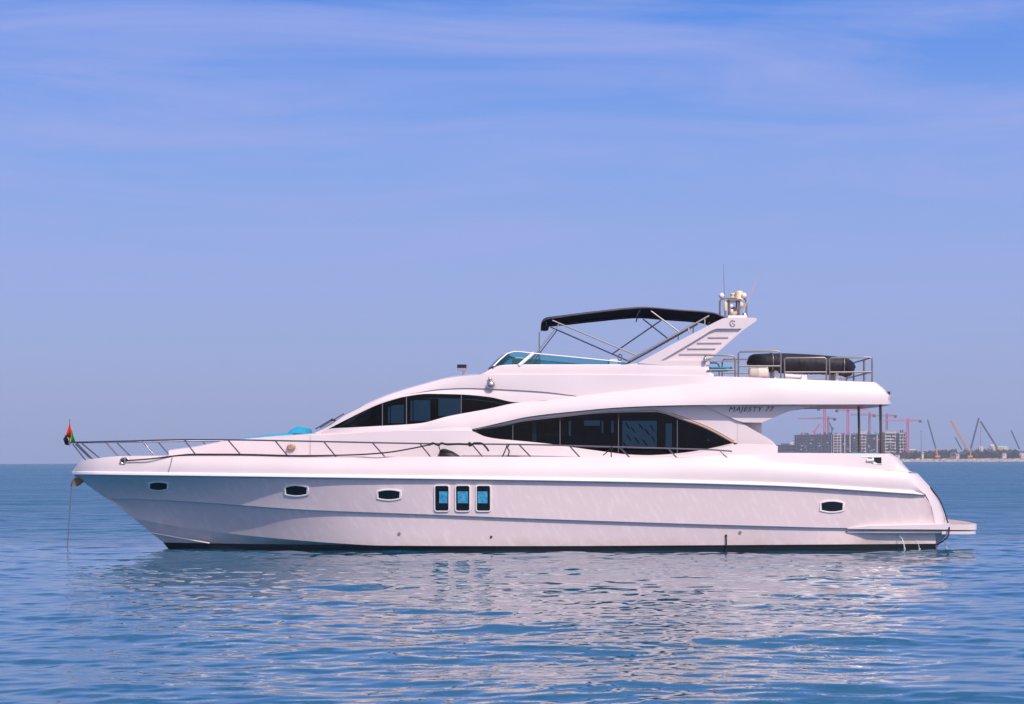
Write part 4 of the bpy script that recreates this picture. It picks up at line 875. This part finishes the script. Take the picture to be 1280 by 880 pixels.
g = MB(); c = P(917.5, 391.5, -.7); g.lathe((c[0], c[1], c[2]-.10), [(.12, 0), (.16, .05), (.17, .10), (.12, .2), (.05, .27)], 14); g.build('radar_pedestal', mat('weathered_plastic', (.5, .38, .3), .6, vary=.4, vscale=8), Y)
g = MB(); c = P(926.3, 381.5, -.6); g.lathe((c[0], c[1], c[2]-.09), [(.02, 0), (.07, .04), (.075, .12), (.03, .17)], 12); g.build('tv_dome', M['cream'], Y)
g = MB(); q0, q1 = P(910, 397, -1.25), P(934, 394.2, -1.25); g.box((q0[0], -1.25, q0[2]), (q1[0], -.4, q1[2])); g.build('mast_base', M['white'], Y, bevel=.02)
g = MB(); c = P(931, 394.5, -1.0); g.lathe((c[0], c[1], c[2]-.05), [(.09, 0), (.09, .05), (.05, .12)], 10); g.build('horn', M['steel'], Y)
for px, py in ((914.5, 389), (914, 383)):
    g = MB(); c = P(px, py, -1.1); g.lathe((c[0], c[1], c[2]-.03), [(.03, 0), (.055, .03), (.04, .08)], 10); g.build('mast_lamp', M['white'], Y)
g = MB(); g.tube([P(929.3, 390, -1.2), P(932.5, 380, -1.2), P(952.5, 335.5, -1.2)], [.02, .016, .006], 6); g.build('whip_antenna', mat('pink_fibreglass', (.6, .38, .33), .5), Y)
g = MB(); g.tube([P(905.5, 374, -.4), P(904.5, 330, -.4)], [.010, .005], 5); g.build('whip_antenna', M['dsteel'], Y)

# ---- bimini
bn = MB(); HB = 1.75; ty = pchip([(677.5, 406), (679, 402.5), (684, 399), (700, 396.4), (747, 390), (790, 385.5), (805, 384.6), (850, 387.8), (891, 391.2), (907, 397.2)]); rows = []
pp = np.concatenate([[677.5, 678, 679.5, 682], st(686, 907, 60)]); hbx = lambda q: np.interp(q, [677, 690, 715, 760], [1.05, 1.40, 1.62, HB]); E = curve(pp, ty, hbx)
for s in np.linspace(0, 1, 9):
    r = E.copy(); r[:, 1] *= (1-s); r[:, 2] += .11*math.sin(s*1.57)*np.clip((907-pp)/60, .3, 1); rows.append(r)
val = E.copy(); val[:, 2] -= .055
bn.grid([val] + rows, True)
fr_ = E[0]; 
bn.grid([[(fr_[0], y, fr_[2] + .05*(1-(y/1.05)**2)) for y in np.linspace(-1.05, 1.05, 9)], [(fr_[0] + .02, y, fr_[2] - .025) for y in np.linspace(-1.06, 1.06, 9)], [(fr_[0]+.10, y, fr_[2] - .035) for y in np.linspace(-1.1, 1.1, 9)], [(fr_[0]+.20, y, fr_[2] - .01) for y in np.linspace(-1.2, 1.2, 9)]])
bn_o = bn.build('bimini_canopy', M['canvas'], Y, solid=.018)
pb = MB(); pb.tube(E[2:], .022, 6, True); pb.build('piping', mat('grey_piping', (.11, .095, .12), .8), bn_o)
bf = MB()
def pair(*q, r=.019, mirror=True): bf.tube([P(a, b, -h) for a, b, h in q], r, 8, mirror)
pair((690.5, 400.5, 1.45), (796, 444.3, 1.80)); pair((699.5, 404, 1.55), (662, 452.5, 1.74), r=.016)
pair((813.5, 388.5, 1.72), (849.5, 415.5, 1.84)); pair((784, 451.6, 1.90), (820, 432, 1.90), (886.5, 394.5, 1.78), r=.024)
pair((827, 400, -1.72), (766, 442, -1.74), mirror=False)
for a, b, c in ((881, 399, 406), (861, 410, 415)): pair((a, b, 1.84), (a, c, 1.88), r=.014)
for px in (684, 805, 900):
    hb_ = float(hbx(px)); k_ = P(px, float(ty(px)) + 1.2, -hb_); bf.tube([(k_[0], y, k_[2] + .09*math.cos(y/hb_*1.57)) for y in np.linspace(-hb_+.02, hb_-.02, 13)], .018, 6)
bf.build('bimini_frame', mat('frame_tube', (.36, .33, .33), .42, metal=.9), Y)
stp_ = MB(); stp_.tube([P(797.5, 395, 1.7), P(796, 399, 1.7), P(795, 402.5, 1.7)], .018, 5); stp_.build('bimini_strap', M['black'], Y)

# ---- flybridge rails
rl = MB()
def rail(*q, h=2.22, r=.022, mirror=True): rl.tube([P(a, b, -h) for a, b in q], r, 8, mirror)
rail((881.5, 448), (881.5, 444.6), (884, 443.8), (914, 444.3), (917.5, 445.6), (919, 449), (919, 471)); rail((884, 462.6), (919, 462.3)); rail((886, 451.6), (925, 451.8), r=.014)
rail((923, 472), (923, 442), (925, 439.8), (972, 439), (975, 440.2), (976, 443), (976, 474)); rail((923, 457.6), (976, 457.6))
rail((980.7, 475), (980.7, 449), (983, 447.6), (1030, 447), (1032.4, 448.5), (1033, 451), (1033, 475)); rail((980.7, 465.2), (1033, 465.2))
rail((1037, 476), (1037, 449), (1039, 447.4), (1087, 446.6), (1090, 448), (1090.2, 451), (1090.2, 478)); rail((1037, 465.3), (1090, 465))
rl.build('flybridge_rail', M['dsteel'], Y)
r2_ = MB(); xx = P(1090.2, 450, -2.22)[0]
for py in (446.8, 465): z = P(1090.2, py, -2.22)[2]; r2_.tube([(xx, -2.2, z), (xx, 2.2, z)], .022, 8)
for y in (-.9, .9): r2_.tube([(xx, y, P(1090.2, 446.8, -2.22)[2]), (xx, y, P(1090.2, 478, -2.22)[2])], .03, 8)
r2_.build('aft_rail', M['dsteel'], Y)
sp_ = MB(); sp_.lathe(P(881.5, 449, -2.2), [(.05, -.07), (.06, 0), (.03, .06)], 10); sp_.build('rail_fitting', M['steel'], Y)
lmp = MB(); c = P(1108.5, 491.5, -2.3); lmp.box((c[0]-.05, -2.36, c[2]-.04), (c[0]+.08, -2.2, c[2]+.04)); lmp.tube([P(1103, 490, -2.3), P(1108, 491.5, -2.3)], .025, 6); lmp.build('stern_lamp', M['black'], Y)
# supports under the overhang
for yy in (-1.82, 1.82):
    b = MB(); b.tube([P(1100.4, 504, -1.82) * np.array((1, 1, 1)), P(1101.8, 582, -1.82)], .036, 10)
    if yy > 0: b.v = [(x, -y, z) for x, y, z in b.v]
    b.build('support_pole', mat('brown_steel', (.15, .11, .09), .4, metal=.6) if yy < 0 else bpy.data.materials['brown_steel'], Y)
# stern fairlead in the coaming
sf = MB(); q0, q1 = P(1075.8, 580, -2.46), P(1101.8, 571, -2.46); hh_ = float(G_h(1090)) - .075
sf.tube([P(a, b, -hh_-.01) for a, b in ((1076, 571.4), (1102, 571.2), (1102, 580), (1076, 579.6), (1076, 571.4))], .014, 6, True); s_o = sf.build('stern_fairlead', M['trim'], Y)
q = [P(a, b, -hh_-.005) for a, b in ((1076, 571.4), (1102, 571.2), (1102, 580), (1076, 579.6))]; b = MB(); b.face(q); b.face(mir(q)[::-1]); b.build('slot', M['dark'], s_o)
b = MB(); b.tube([P(1083, 575.5, -hh_-.03), P(1092, 575.5, -hh_-.03)], .045, 8, True); b.tube([P(1091, 572, -hh_-.02), P(1091, 579, -hh_-.02)], .03, 8, True); b.build('bollard', M['white'], s_o)
gl = MB(); c = P(1126.3, 578.6, -2.05); gl.lathe((c[0], c[1], c[2]-.05), [(.05, 0), (.055, .05), (.03, .1)], 10); gl.build('stern_light', M['green'], Y)
# ---- roof lamp and horn on the wheelhouse
lp = MB(); lp.tube([P(580, 471, -1.0), P(579.3, 464, -1.0)], .03, 8); lp_o = lp.build('searchlight', M['white'], Y)
b = MB(); q0, q1 = P(571, 464, -1.15), P(583, 457, -1.15); b.prism([(q0[0], -1.15, q0[2]+.03), (q1[0], -1.15, q0[2]+.0), (q1[0]+.02, -1.15, q1[2]+.03), (q0[0], -1.15, q1[2])], (0, .3, 0)); b.build('lamp_head', M['steel'], lp_o)
b = MB(); q0, q1 = P(571.4, 460, -1.16), P(583, 455.6, -1.16); b.box((q0[0], -1.17, q0[2]), (q1[0], -.84, q1[2])); b.build('lamp_glass', M['pane'], lp_o)
hn_ = MB(); c = P(613.5, 481, -2.09); hn_.lathe(c, [(.10, .04), (.11, 0), (.11, -.06), (.07, -.1), (.02, -.11)], 14, 'Y'); hn_.lathe((P(612.5, 474.5, -2.09)), [(.03, -.06), (.05, 0), (.045, .05), (.01, .07)], 10); hn_.build('horn', M['steel'], Y)

# ---- bow rail
rt_y = pchip([(89, 553), (160, 551.4), (230, 549.7), (281, 549.8), (380, 551.5), (540, 554.6), (660, 555.7), (710, 557), (820, 560), (885, 562), (915, 564)])
rt_h = pchip([(89, .12), (96, .36), (132, .84), (178, 1.28), (230, 1.70), (285, 2.08), (344, 2.34), (405, 2.52), (466, 2.64), (590, 2.72), (915, 2.70)])
br = MB(); br.tube([P(a, float(rt_y(a)), -float(rt_h(a))) for a in np.concatenate([[89, 90.5, 93], st(96, 915, 90)])], .021, 8, True); br.tube([P(89, 553, -.12), P(88.6, 553, 0), P(89, 553, .12)], .021, 8)
br_o = br.build('bow_rail', M['rail'], Y)
for a, b, c, d in ((96, 554, 116, 573.2), (91, 555, 108, 575.5), (132, 552.5, 149, 570.6), (178, 551, 194, 569.8), (230.6, 550, 245.6, 568.8), (285, 550, 302, 568.8), (344, 551, 360.6, 570), (405.4, 553, 420.5, 570.4), (466, 554, 482, 571), (524.7, 554.6, 539, 571),
                   (590, 555.4, 604, 571), (649, 556, 664.5, 571.2), (712, 557.5, 725.5, 571.4), (775, 559, 788, 572), (835.6, 561, 847, 572.4), (900, 563.5, 909, 571)):
    for sg in (1, -1):
        t0 = P(a, b, -float(rt_h(a))); t1 = P(c, d, -max(.1, float(G_h(c)) - .06)); s = MB(); s.tube([(t0[0], t0[1]*sg, t0[2]), (t1[0], t1[1]*sg, t1[2]-.02)], .019, 7); s.build('stanchion', M['rail'], br_o)
# ---- anchor roller
an = MB(); an.prism([P(a, b, -.09) for a, b in ((93.5, 597), (89.3, 601), (90, 605), (95, 607.8), (99, 606), (104, 601.5), (101, 598))], (0, .18, 0)); an.build('anchor_roller', M['rust'], Y)

# ================================================================== things on and round the yacht
c = P(345, 546, 0)
o = MB(); p = st(296, 366, 24); ty_ = lambda q: tt(q) - np.interp(q, [296, 302, 360, 366], [.6, 1.4, 2.2, 1.6]); t0 = curve(p, ty_, 1.15); b0 = curve(p, lambda q: tt(q) + .3, 1.2); tm = t0.copy(); tm[:, 1] = 0; tm[:, 2] += .05; 
o.grid([b0, t0, tm], True); o.build('sun_pad', M['cyan'], origin=c); tag(bpy.data.objects['sun_pad'], 'long flat cyan sun pad lying on the foredeck trunk cabin', 'cushion')
c = P(376, 543, 0); b = MB(); prof = [(363, 543), (366, 539), (371, 535.5), (376, 533.8), (381, 534.2), (385.5, 535.6), (387, 540), (387, 543)]
rows = [[P(a, d, 0) * np.array((1, 0, 1)) + np.array((0, y, 0 if abs(y) < .9 else -.0)) for a, d in prof] for y in (-.9, -.85, 0, .85, .9)]
for k_ in (0, 4):
    m_ = np.mean(np.array(rows[k_]), 0); rows[k_] = [m_*np.array((.12, 1, .12)) * 1 + np.array(q)*np.array((.88, 0, .88)) for q in rows[k_]]
b.grid(rows); b.face(rows[0]); b.face(rows[-1][::-1]); tag(b.build('headrest_bolster', M['cyan'], origin=c), 'rounded cyan bolster standing on the foredeck below the wheelhouse windscreen', 'cushion')
c = P(901, 461, -1.6); b = MB(); q0, q1 = P(887, 462, -1.9), P(915, 458.4, -1.9); b.box((q0[0], -1.9, q0[2]), (q1[0], -.5, q1[2])); tag(b.build('seat_cushion', M['cyan'], origin=c, bevel=.03), 'flat cyan seat cushion behind the low rail beside the radar arch foot', 'cushion')
c = P(1082, 567, -2.1); b = MB(); q0, q1 = P(1064, 568, -2.2), P(1097, 565.4, -2.2); b.prism([P(1064, 567.6, -2.2), P(1066, 565.4, -2.2), P(1090, 566.3, -2.2), P(1097, 565.5, -2.2), P(1098, 568, -2.2)], (0, .7, 0)); tag(b.build('cockpit_cushion', M['cyan'], origin=c), 'thin cyan cockpit cushion on the stern coaming by the support poles', 'cushion')
# covered tender on the flybridge deck
def tender():
    r = empty('covered_tender', P(1000, 474, 0), 'small tender under a black canvas cover on the aft flybridge deck', 'tender')
    tp_ = pchip([(934, 452), (936, 446), (941, 443), (975, 442.2), (1005, 443.4), (1040, 446), (1058, 448.6), (1065, 453), (1068, 458)]); bt_ = pchip([(934, 455), (940, 460), (976, 466), (1020, 467.5), (1050, 468.5), (1060, 471.5), (1068, 460)])
    hbw = pchip([(934, .15), (940, .55), (960, .8), (1010, .9), (1050, .8), (1068, .25)]); b = MB(); p = st(934, 1068, 46); rows = []
    for k in range(14):
        a = math.pi*(k/13)*2 - math.pi/2; pts = []
        for q_ in p:
            T0, B0 = P(q_, float(tp_(q_)), 0), P(q_, float(bt_(q_)), 0); mid, hf = (T0+B0)/2, (T0-B0)/2
            sgn = lambda v: math.copysign(abs(v)**.55, v); wob = 1 + .035*math.sin(q_*.9 + k*1.3) + .02*math.sin(q_*.31 + k*2.1)
            pts.append((mid[0], -float(hbw(q_))*sgn(math.cos(a))*wob, mid[2] + hf[2]*sgn(math.sin(a))*(wob if math.sin(a) < .8 else 1)))
        rows.append(pts)
    b.grid(rows, False, True); b.build('cover', mat('cover_cloth', (.014, .014, .024), .6, spec=.35, vary=.4, vscale=3, bump=1.0, bscale=3.0), r)
    s = MB()
    for px in (962, 1050):
        ring_ = []
        for k in range(14):
            a = math.pi*(k/13)*2 - math.pi/2; T0, B0 = P(px, float(tp_(px)), 0), P(px, float(bt_(px)), 0); mid, hf = (T0+B0)/2, (T0-B0)/2; sgn = lambda v: math.copysign(abs(v)**.55, v)
            ring_.append((mid[0], -float(hbw(px))*1.04*sgn(math.cos(a)), mid[2] + hf[2]*1.04*sgn(math.sin(a))))
        s.tube(ring_, .014, 5)
    s.build('strap', M['dsteel'], r)
    k = MB()
    for px, w in ((968, 20), (1045, 12)):
        q0, q1 = P(px, 477, -.55), P(px+w/4, 463, -.55); k.box((q0[0], -.55, q0[2]), (q1[0], .55, q1[2]))
    k.build('chock', M['white'], r)
tender()
r = empty('life_raft', P(948, 470, -1.7), 'cream life raft canister beside the black covered tender', 'canister'); b = MB(); c = P(948, 465.5, -1.7); b.lathe((c[0]-.25, c[1], c[2]), [(.05, -.02), (.15, .0), (.185, .05), (.19, .24), (.2, .25), (.19, .26), (.185, .45), (.15, .5), (.05, .52)], 18, 'X'); b.build('canister', mat('cream_gel', (.72, .62, .55), .4), r)
b = MB(); b.box((c[0]-.2, c[1]-.15, c[2]-.3), (c[0]-.1, c[1]+.15, c[2]-.15)); b.box((c[0]+.1, c[1]-.15, c[2]-.3), (c[0]+.2, c[1]+.15, c[2]-.15)); b.build('cradle', M['dsteel'], r)
r = empty('tender_crane', P(1000, 474, -1.5), 'low white boom of the tender crane behind the rail under the cover', 'crane'); b = MB(); b.tube([P(980, 469.6, -1.5), P(1004, 471.2, -1.5)], .05, 8); b.build('boom', M['white'], r); b = MB(); q0, q1 = P(1002, 476, -1.6), P(1009, 468.6, -1.6); b.box((q0[0], -1.6, q0[2]), (q1[0], -1.3, q1[2])); b.build('pedestal', M['white'], r, bevel=.03)
# flag at the bow
def flag():
    base = P(87, 556, 0); r = empty('bow_flag', base, 'drooping red, green, white and black flag on a short staff at the bow', 'flag')
    MB().tube([P(87.2, 557, 0), P(86.9, 524, 0)], .013, 6).build('staff', M['dsteel'], r)
    def patch(name, pts, col, yo):
        b = MB(); n = len(pts); b.face([np.array(P(a, c, -yo - .03*math.sin(a*1.1))) for a, c in pts]); b.build(name, mat('flag_' + name, col, .8), r, solid=.008)
    def fold(name, left, right, col, y0, amp):
        rows = []
        for k in range(7):
            s = k/6; rows.append([P(l[0]*(1-s) + q[0]*s, l[1]*(1-s) + q[1]*s, y0 + amp*math.sin(s*3.6 + i*.35)) for i, (l, q) in enumerate(zip(left, right))])
        b = MB(); b.grid(rows); b.build(name, mat('flag_' + name.split('_')[0], col, .8), r, solid=.006)
    fold('red_cloth', [(85.5, 534), (83.6, 540), (82.6, 546.5)], [(87.6, 528), (88.7, 536), (89, 547)], (.85, .015, .03), -.03, .05)
    fold('green_cloth', [(88.9, 536), (88.6, 545), (88, 553)], [(89.6, 536), (92.4, 546), (94.4, 553)], (.09, .62, .03), 0.0, .06)
    fold('black_cloth', [(82.6, 543), (79, 549), (81.5, 556)], [(83.8, 546), (85.6, 550), (86.2, 556.5)], (.006, .006, .014), -.02, .05)
    fold('white_cloth', [(83.9, 546.5), (85.4, 549.5), (86.2, 552)], [(88.2, 547.2), (88.3, 550), (88.2, 555)], (.75, .72, .74), 0.0, .04)
flag()
# anchor chain
def chain():
    a, e = P(89.6, 601, 0), P(84, 690, 0); n = 46; b = MB()
    for i in range(n):
        c = a + (e - a)*(i + .5)/n; ln = np.linalg.norm(e-a)/n*.66; k = i % 2
        pts = []
        for j in range(9):
            t = 2*math.pi*j/8; dx, dz = math.cos(t)*.017, math.sin(t)*ln
            pts.append((c[0] + (dx if k else 0), c[1] + (0 if k else dx), c[2] + dz))
        b.tube(pts, .0065, 5, cap=False)
    tag(b.build('anchor_chain', mat('galvanised_chain', (.20, .17, .18), .6, metal=.5), origin=tuple(e)), 'galvanised anchor chain hanging from the bow roller into the water', 'chain')
chain()
def rope(name, pts, r, label, m=None, sub=10):
    V = [np.array(P(*q)) for q in pts]; t = np.linspace(0, len(V)-1, (len(V)-1)*sub + 1); arr = np.array(V)
    sm_ = np.stack([pchip(list(zip(range(len(V)), arr[:, k])))(t) for k in range(3)], -1)
    b = MB(); b.tube(sm_, r, 6); return tag(b.build(name, m or M['rope'], origin=tuple(V[0])), label, 'rope')
gh = lambda a: float(G_h(a)) + .035
rope('mooring_rope', [(159, 575.8, -(float(R_h(159))-.02)), (190, 573.4, -(float(R_h(190))-.02)), (215, 570.2, -gh(215)), (245, 567.8, -gh(245)), (302, 568, -gh(302)), (380, 569.6, -gh(380)), (440, 568.6, -gh(440)), (480, 566, -2.74), (515, 560.5, -2.74), (541, 555, -2.74)], .021, 'long dark mooring rope from the bow fairlead along the bulwark up to the rail')
rope('rope_coil', [(536, 556.5, -2.75), (541, 554, -2.73), (548, 556.4, -2.76), (552, 554, -2.73), (560, 555.6, -2.76), (572, 555, -2.74), (584, 555.4, -2.76), (587, 553.6, -2.74), (589, 556.5, -2.76), (586, 557, -2.73)], .030, 'dark rope wrapped thickly along the rail above the black fender')
rope('rope_tail', [(589, 556, -2.76), (594, 553.8, -2.8), (601, 554, -2.8), (607, 558.5, -2.8), (611, 564, -2.8)], .028, 'thick dark rope tail arching over the rail right of the fender')
rope('fender_line', [(548.5, 557, -2.75), (549.5, 561, -2.6), (552, 566, -2.5)], .014, 'thin dark line from the rail to the rounded black fender')
rope('fender_line', [(634, 556, -2.74), (631.5, 563, -2.6), (628, 571, -2.5)], .017, 'left of two dark lines tied to the rail above the small half-hidden fender')
rope('fender_line', [(637, 555, -2.74), (634.5, 560, -2.72), (636.5, 564, -2.6), (635, 571, -2.5)], .017, 'right of two dark lines tied to the rail above the small half-hidden fender')
rope('rail_lashing', [(765.5, 563, -2.73), (764.6, 558, -2.75), (764, 566, -2.7), (764.3, 571.5, -2.6)], .016, 'short dark lashing hanging from the rail below the saloon windows')
rope('lashing_tail', [(764.5, 559, -2.75), (760, 564, -2.7), (754, 569, -2.65)], .013, 'thin slanting tail of rope left of the lashing under the saloon windows')
rope('stern_rope', [(1163, 609, -2.2), (1175.5, 627, -2.2), (1182.5, 646, -2.25), (1185.5, 655, -2.5), (1186.5, 662, -2.72), (1185.5, 669, -2.72), (1179, 676, -2.6), (1171, 681, -2.45)], .020, 'dark line running down the stern quarter and round the bathing platform')
b = MB(); prof = []
for k in range(9): a = k/8*math.pi; prof.append((.16*math.sin(a)**.7 + .004, -.30*math.cos(a)))
c = P(562, 570, -2.45); r = empty('fender', c, 'rounded black fender lying on the side deck behind the bulwark', 'fender', 'fenders on the side deck'); b.tube([P(549.5, 563.5, -2.45), P(551, 564.2, -2.45), P(554, 566.5, -2.45), P(562, 570.5, -2.45), P(570, 575.5, -2.45), P(576, 580, -2.45)], [.02, .09, .135, .16, .16, .05], 14); b.build('body', M['black'], r)
b = MB(); b.tube([P(549.5, 570, -2.45), P(551, 563, -2.45)], .03, 6); b.build('eye', M['black'], r)
b = MB(); c = P(641, 577, -2.45); r = empty('fender', c, 'small dark fender barely showing over the bulwark under the two rail lines', 'fender', 'fenders on the side deck'); b.lathe(c, prof, 14, 'X'); b.build('body', M['black'], r)
b = MB(); b.tube([P(634, 573, -2.45), P(635, 570, -2.45)], .025, 6); b.build('eye', M['black'], r)
# cooling water running from the hull
wj = bpy.data.materials.new('splash_water'); wj.use_nodes = True; q = wj.node_tree.nodes['Principled BSDF']; q.inputs['Base Color'].default_value = (.75, .78, .82, 1); q.inputs['Roughness'].default_value = .15; q.inputs['Alpha'].default_value = .5
def jet(pts, r, label):
    V = [P(*q) for q in pts]; b = MB(); b.tube(V, r, 6); e = V[-1]
    for k in range(9): b.lathe((e[0] + rng.uniform(-.014, .014)*k/3, e[1] - .01, .02 + abs(rng.normal(0, .015))), [(.004, -.02), (rng.uniform(.005, .012), 0), (.004, .02)], 6)
    tag(b.build('water_jet', wj, origin=tuple(V[0])), label, 'water jet', 'cooling water jets at the stern')
jet([(1118, 668.4, -2.46), (1124, 669, -2.55), (1128, 674, -2.62), (1130, 681, -2.66), (1131.5, 689, -2.68)], [.007, .011, .014, .016, .02], 'thick white jet of water pouring from the hull under the bathing platform shelf')
jet([(1146, 674.5, -2.46), (1148, 680, -2.52), (1150, 688.5, -2.56)], [.005, .008, .012], 'thin trickle of water right of the thick white jet')
jet([(1176, 676, -2.2), (1181, 679, -2.3), (1184.5, 686.5, -2.4)], [.006, .009, .012], 'small arc of water off the stern corner below the dark line')

# ------------------------------------------------------------------ every separate piece becomes a part of its own (both sides of the yacht, each rail section, each mullion)
def islands(me):
    n = len(me.vertices); par = np.arange(n); ed = np.empty(len(me.edges)*2, np.int32); me.edges.foreach_get('vertices', ed); ed = ed.reshape(-1, 2)
    while True:
        pa, pb_ = par[ed[:, 0]], par[ed[:, 1]]; lo, hi = np.minimum(pa, pb_), np.maximum(pa, pb_); m = lo != hi
        if not m.any(): break
        np.minimum.at(par, hi[m], lo[m])
        while True:
            pp = par[par]
            if (pp == par).all(): break
            par = pp
    _, isl = np.unique(par, return_inverse=True); return isl
def pieces(me):
    co = np.empty(len(me.vertices)*3, np.float32); me.vertices.foreach_get('co', co); co = co.reshape(-1, 3); isl = islands(me); k = isl.max() + 1
    if k < 2 or k > 700: return None
    lo = np.full((k, 3), np.inf); hi = np.full((k, 3), -np.inf); np.minimum.at(lo, isl, co); np.maximum.at(hi, isl, co)
    size = (hi-lo).max(1); gap = np.maximum(0, np.maximum(lo[:, None]-hi[None], lo[None]-hi[:, None])); near = np.sqrt((gap**2).sum(2)) <= np.maximum(.02, .5*np.maximum(size[:, None], size[None]))
    lab = np.arange(k)
    for _ in range(k):
        new = np.array([lab[near[i]].min() for i in range(k)])
        if (new == lab).all(): break
        lab = new
    u, pc = np.unique(lab, return_inverse=True)
    return (len(u), pc[isl], co) if len(u) > 1 else None
def depth(o): return 0 if o.parent is None else 1 + depth(o.parent)
for o in sorted([o for o in S.objects if o.type == 'MESH' and o.parent is not None], key=depth, reverse=True):
    if o.name.startswith(('name_lettering', 'rooftop_formwork')) or o.get('kind'): continue
    got = pieces(o.data)
    if not got: continue
    n, pc, co = got; base = o.name.split('.')[0]; made = [o]; src = o.data
    for i in range(1, n):
        c = o.copy(); c.data = src.copy(); COL.objects.link(c); c.parent = o.parent; made.append(c)
    for i, c in enumerate(made):
        bm = bmesh.new(); bm.from_mesh(c.data); bm.verts.ensure_lookup_table()
        bmesh.ops.delete(bm, geom=[v for v in bm.verts if pc[v.index] != i], context='VERTS'); bm.to_mesh(c.data); bm.free()
    cen = [co[pc == i].mean(0) for i in range(n)]
    for ch in [q for q in S.objects if q.parent == o]:
        w = np.mean([np.array(v.co) for v in ch.data.vertices], 0); ch.parent = made[int(np.argmin([np.linalg.norm(w - c) for c in cen]))]
for o in S.objects:
    if 'org' in o: del o['org']
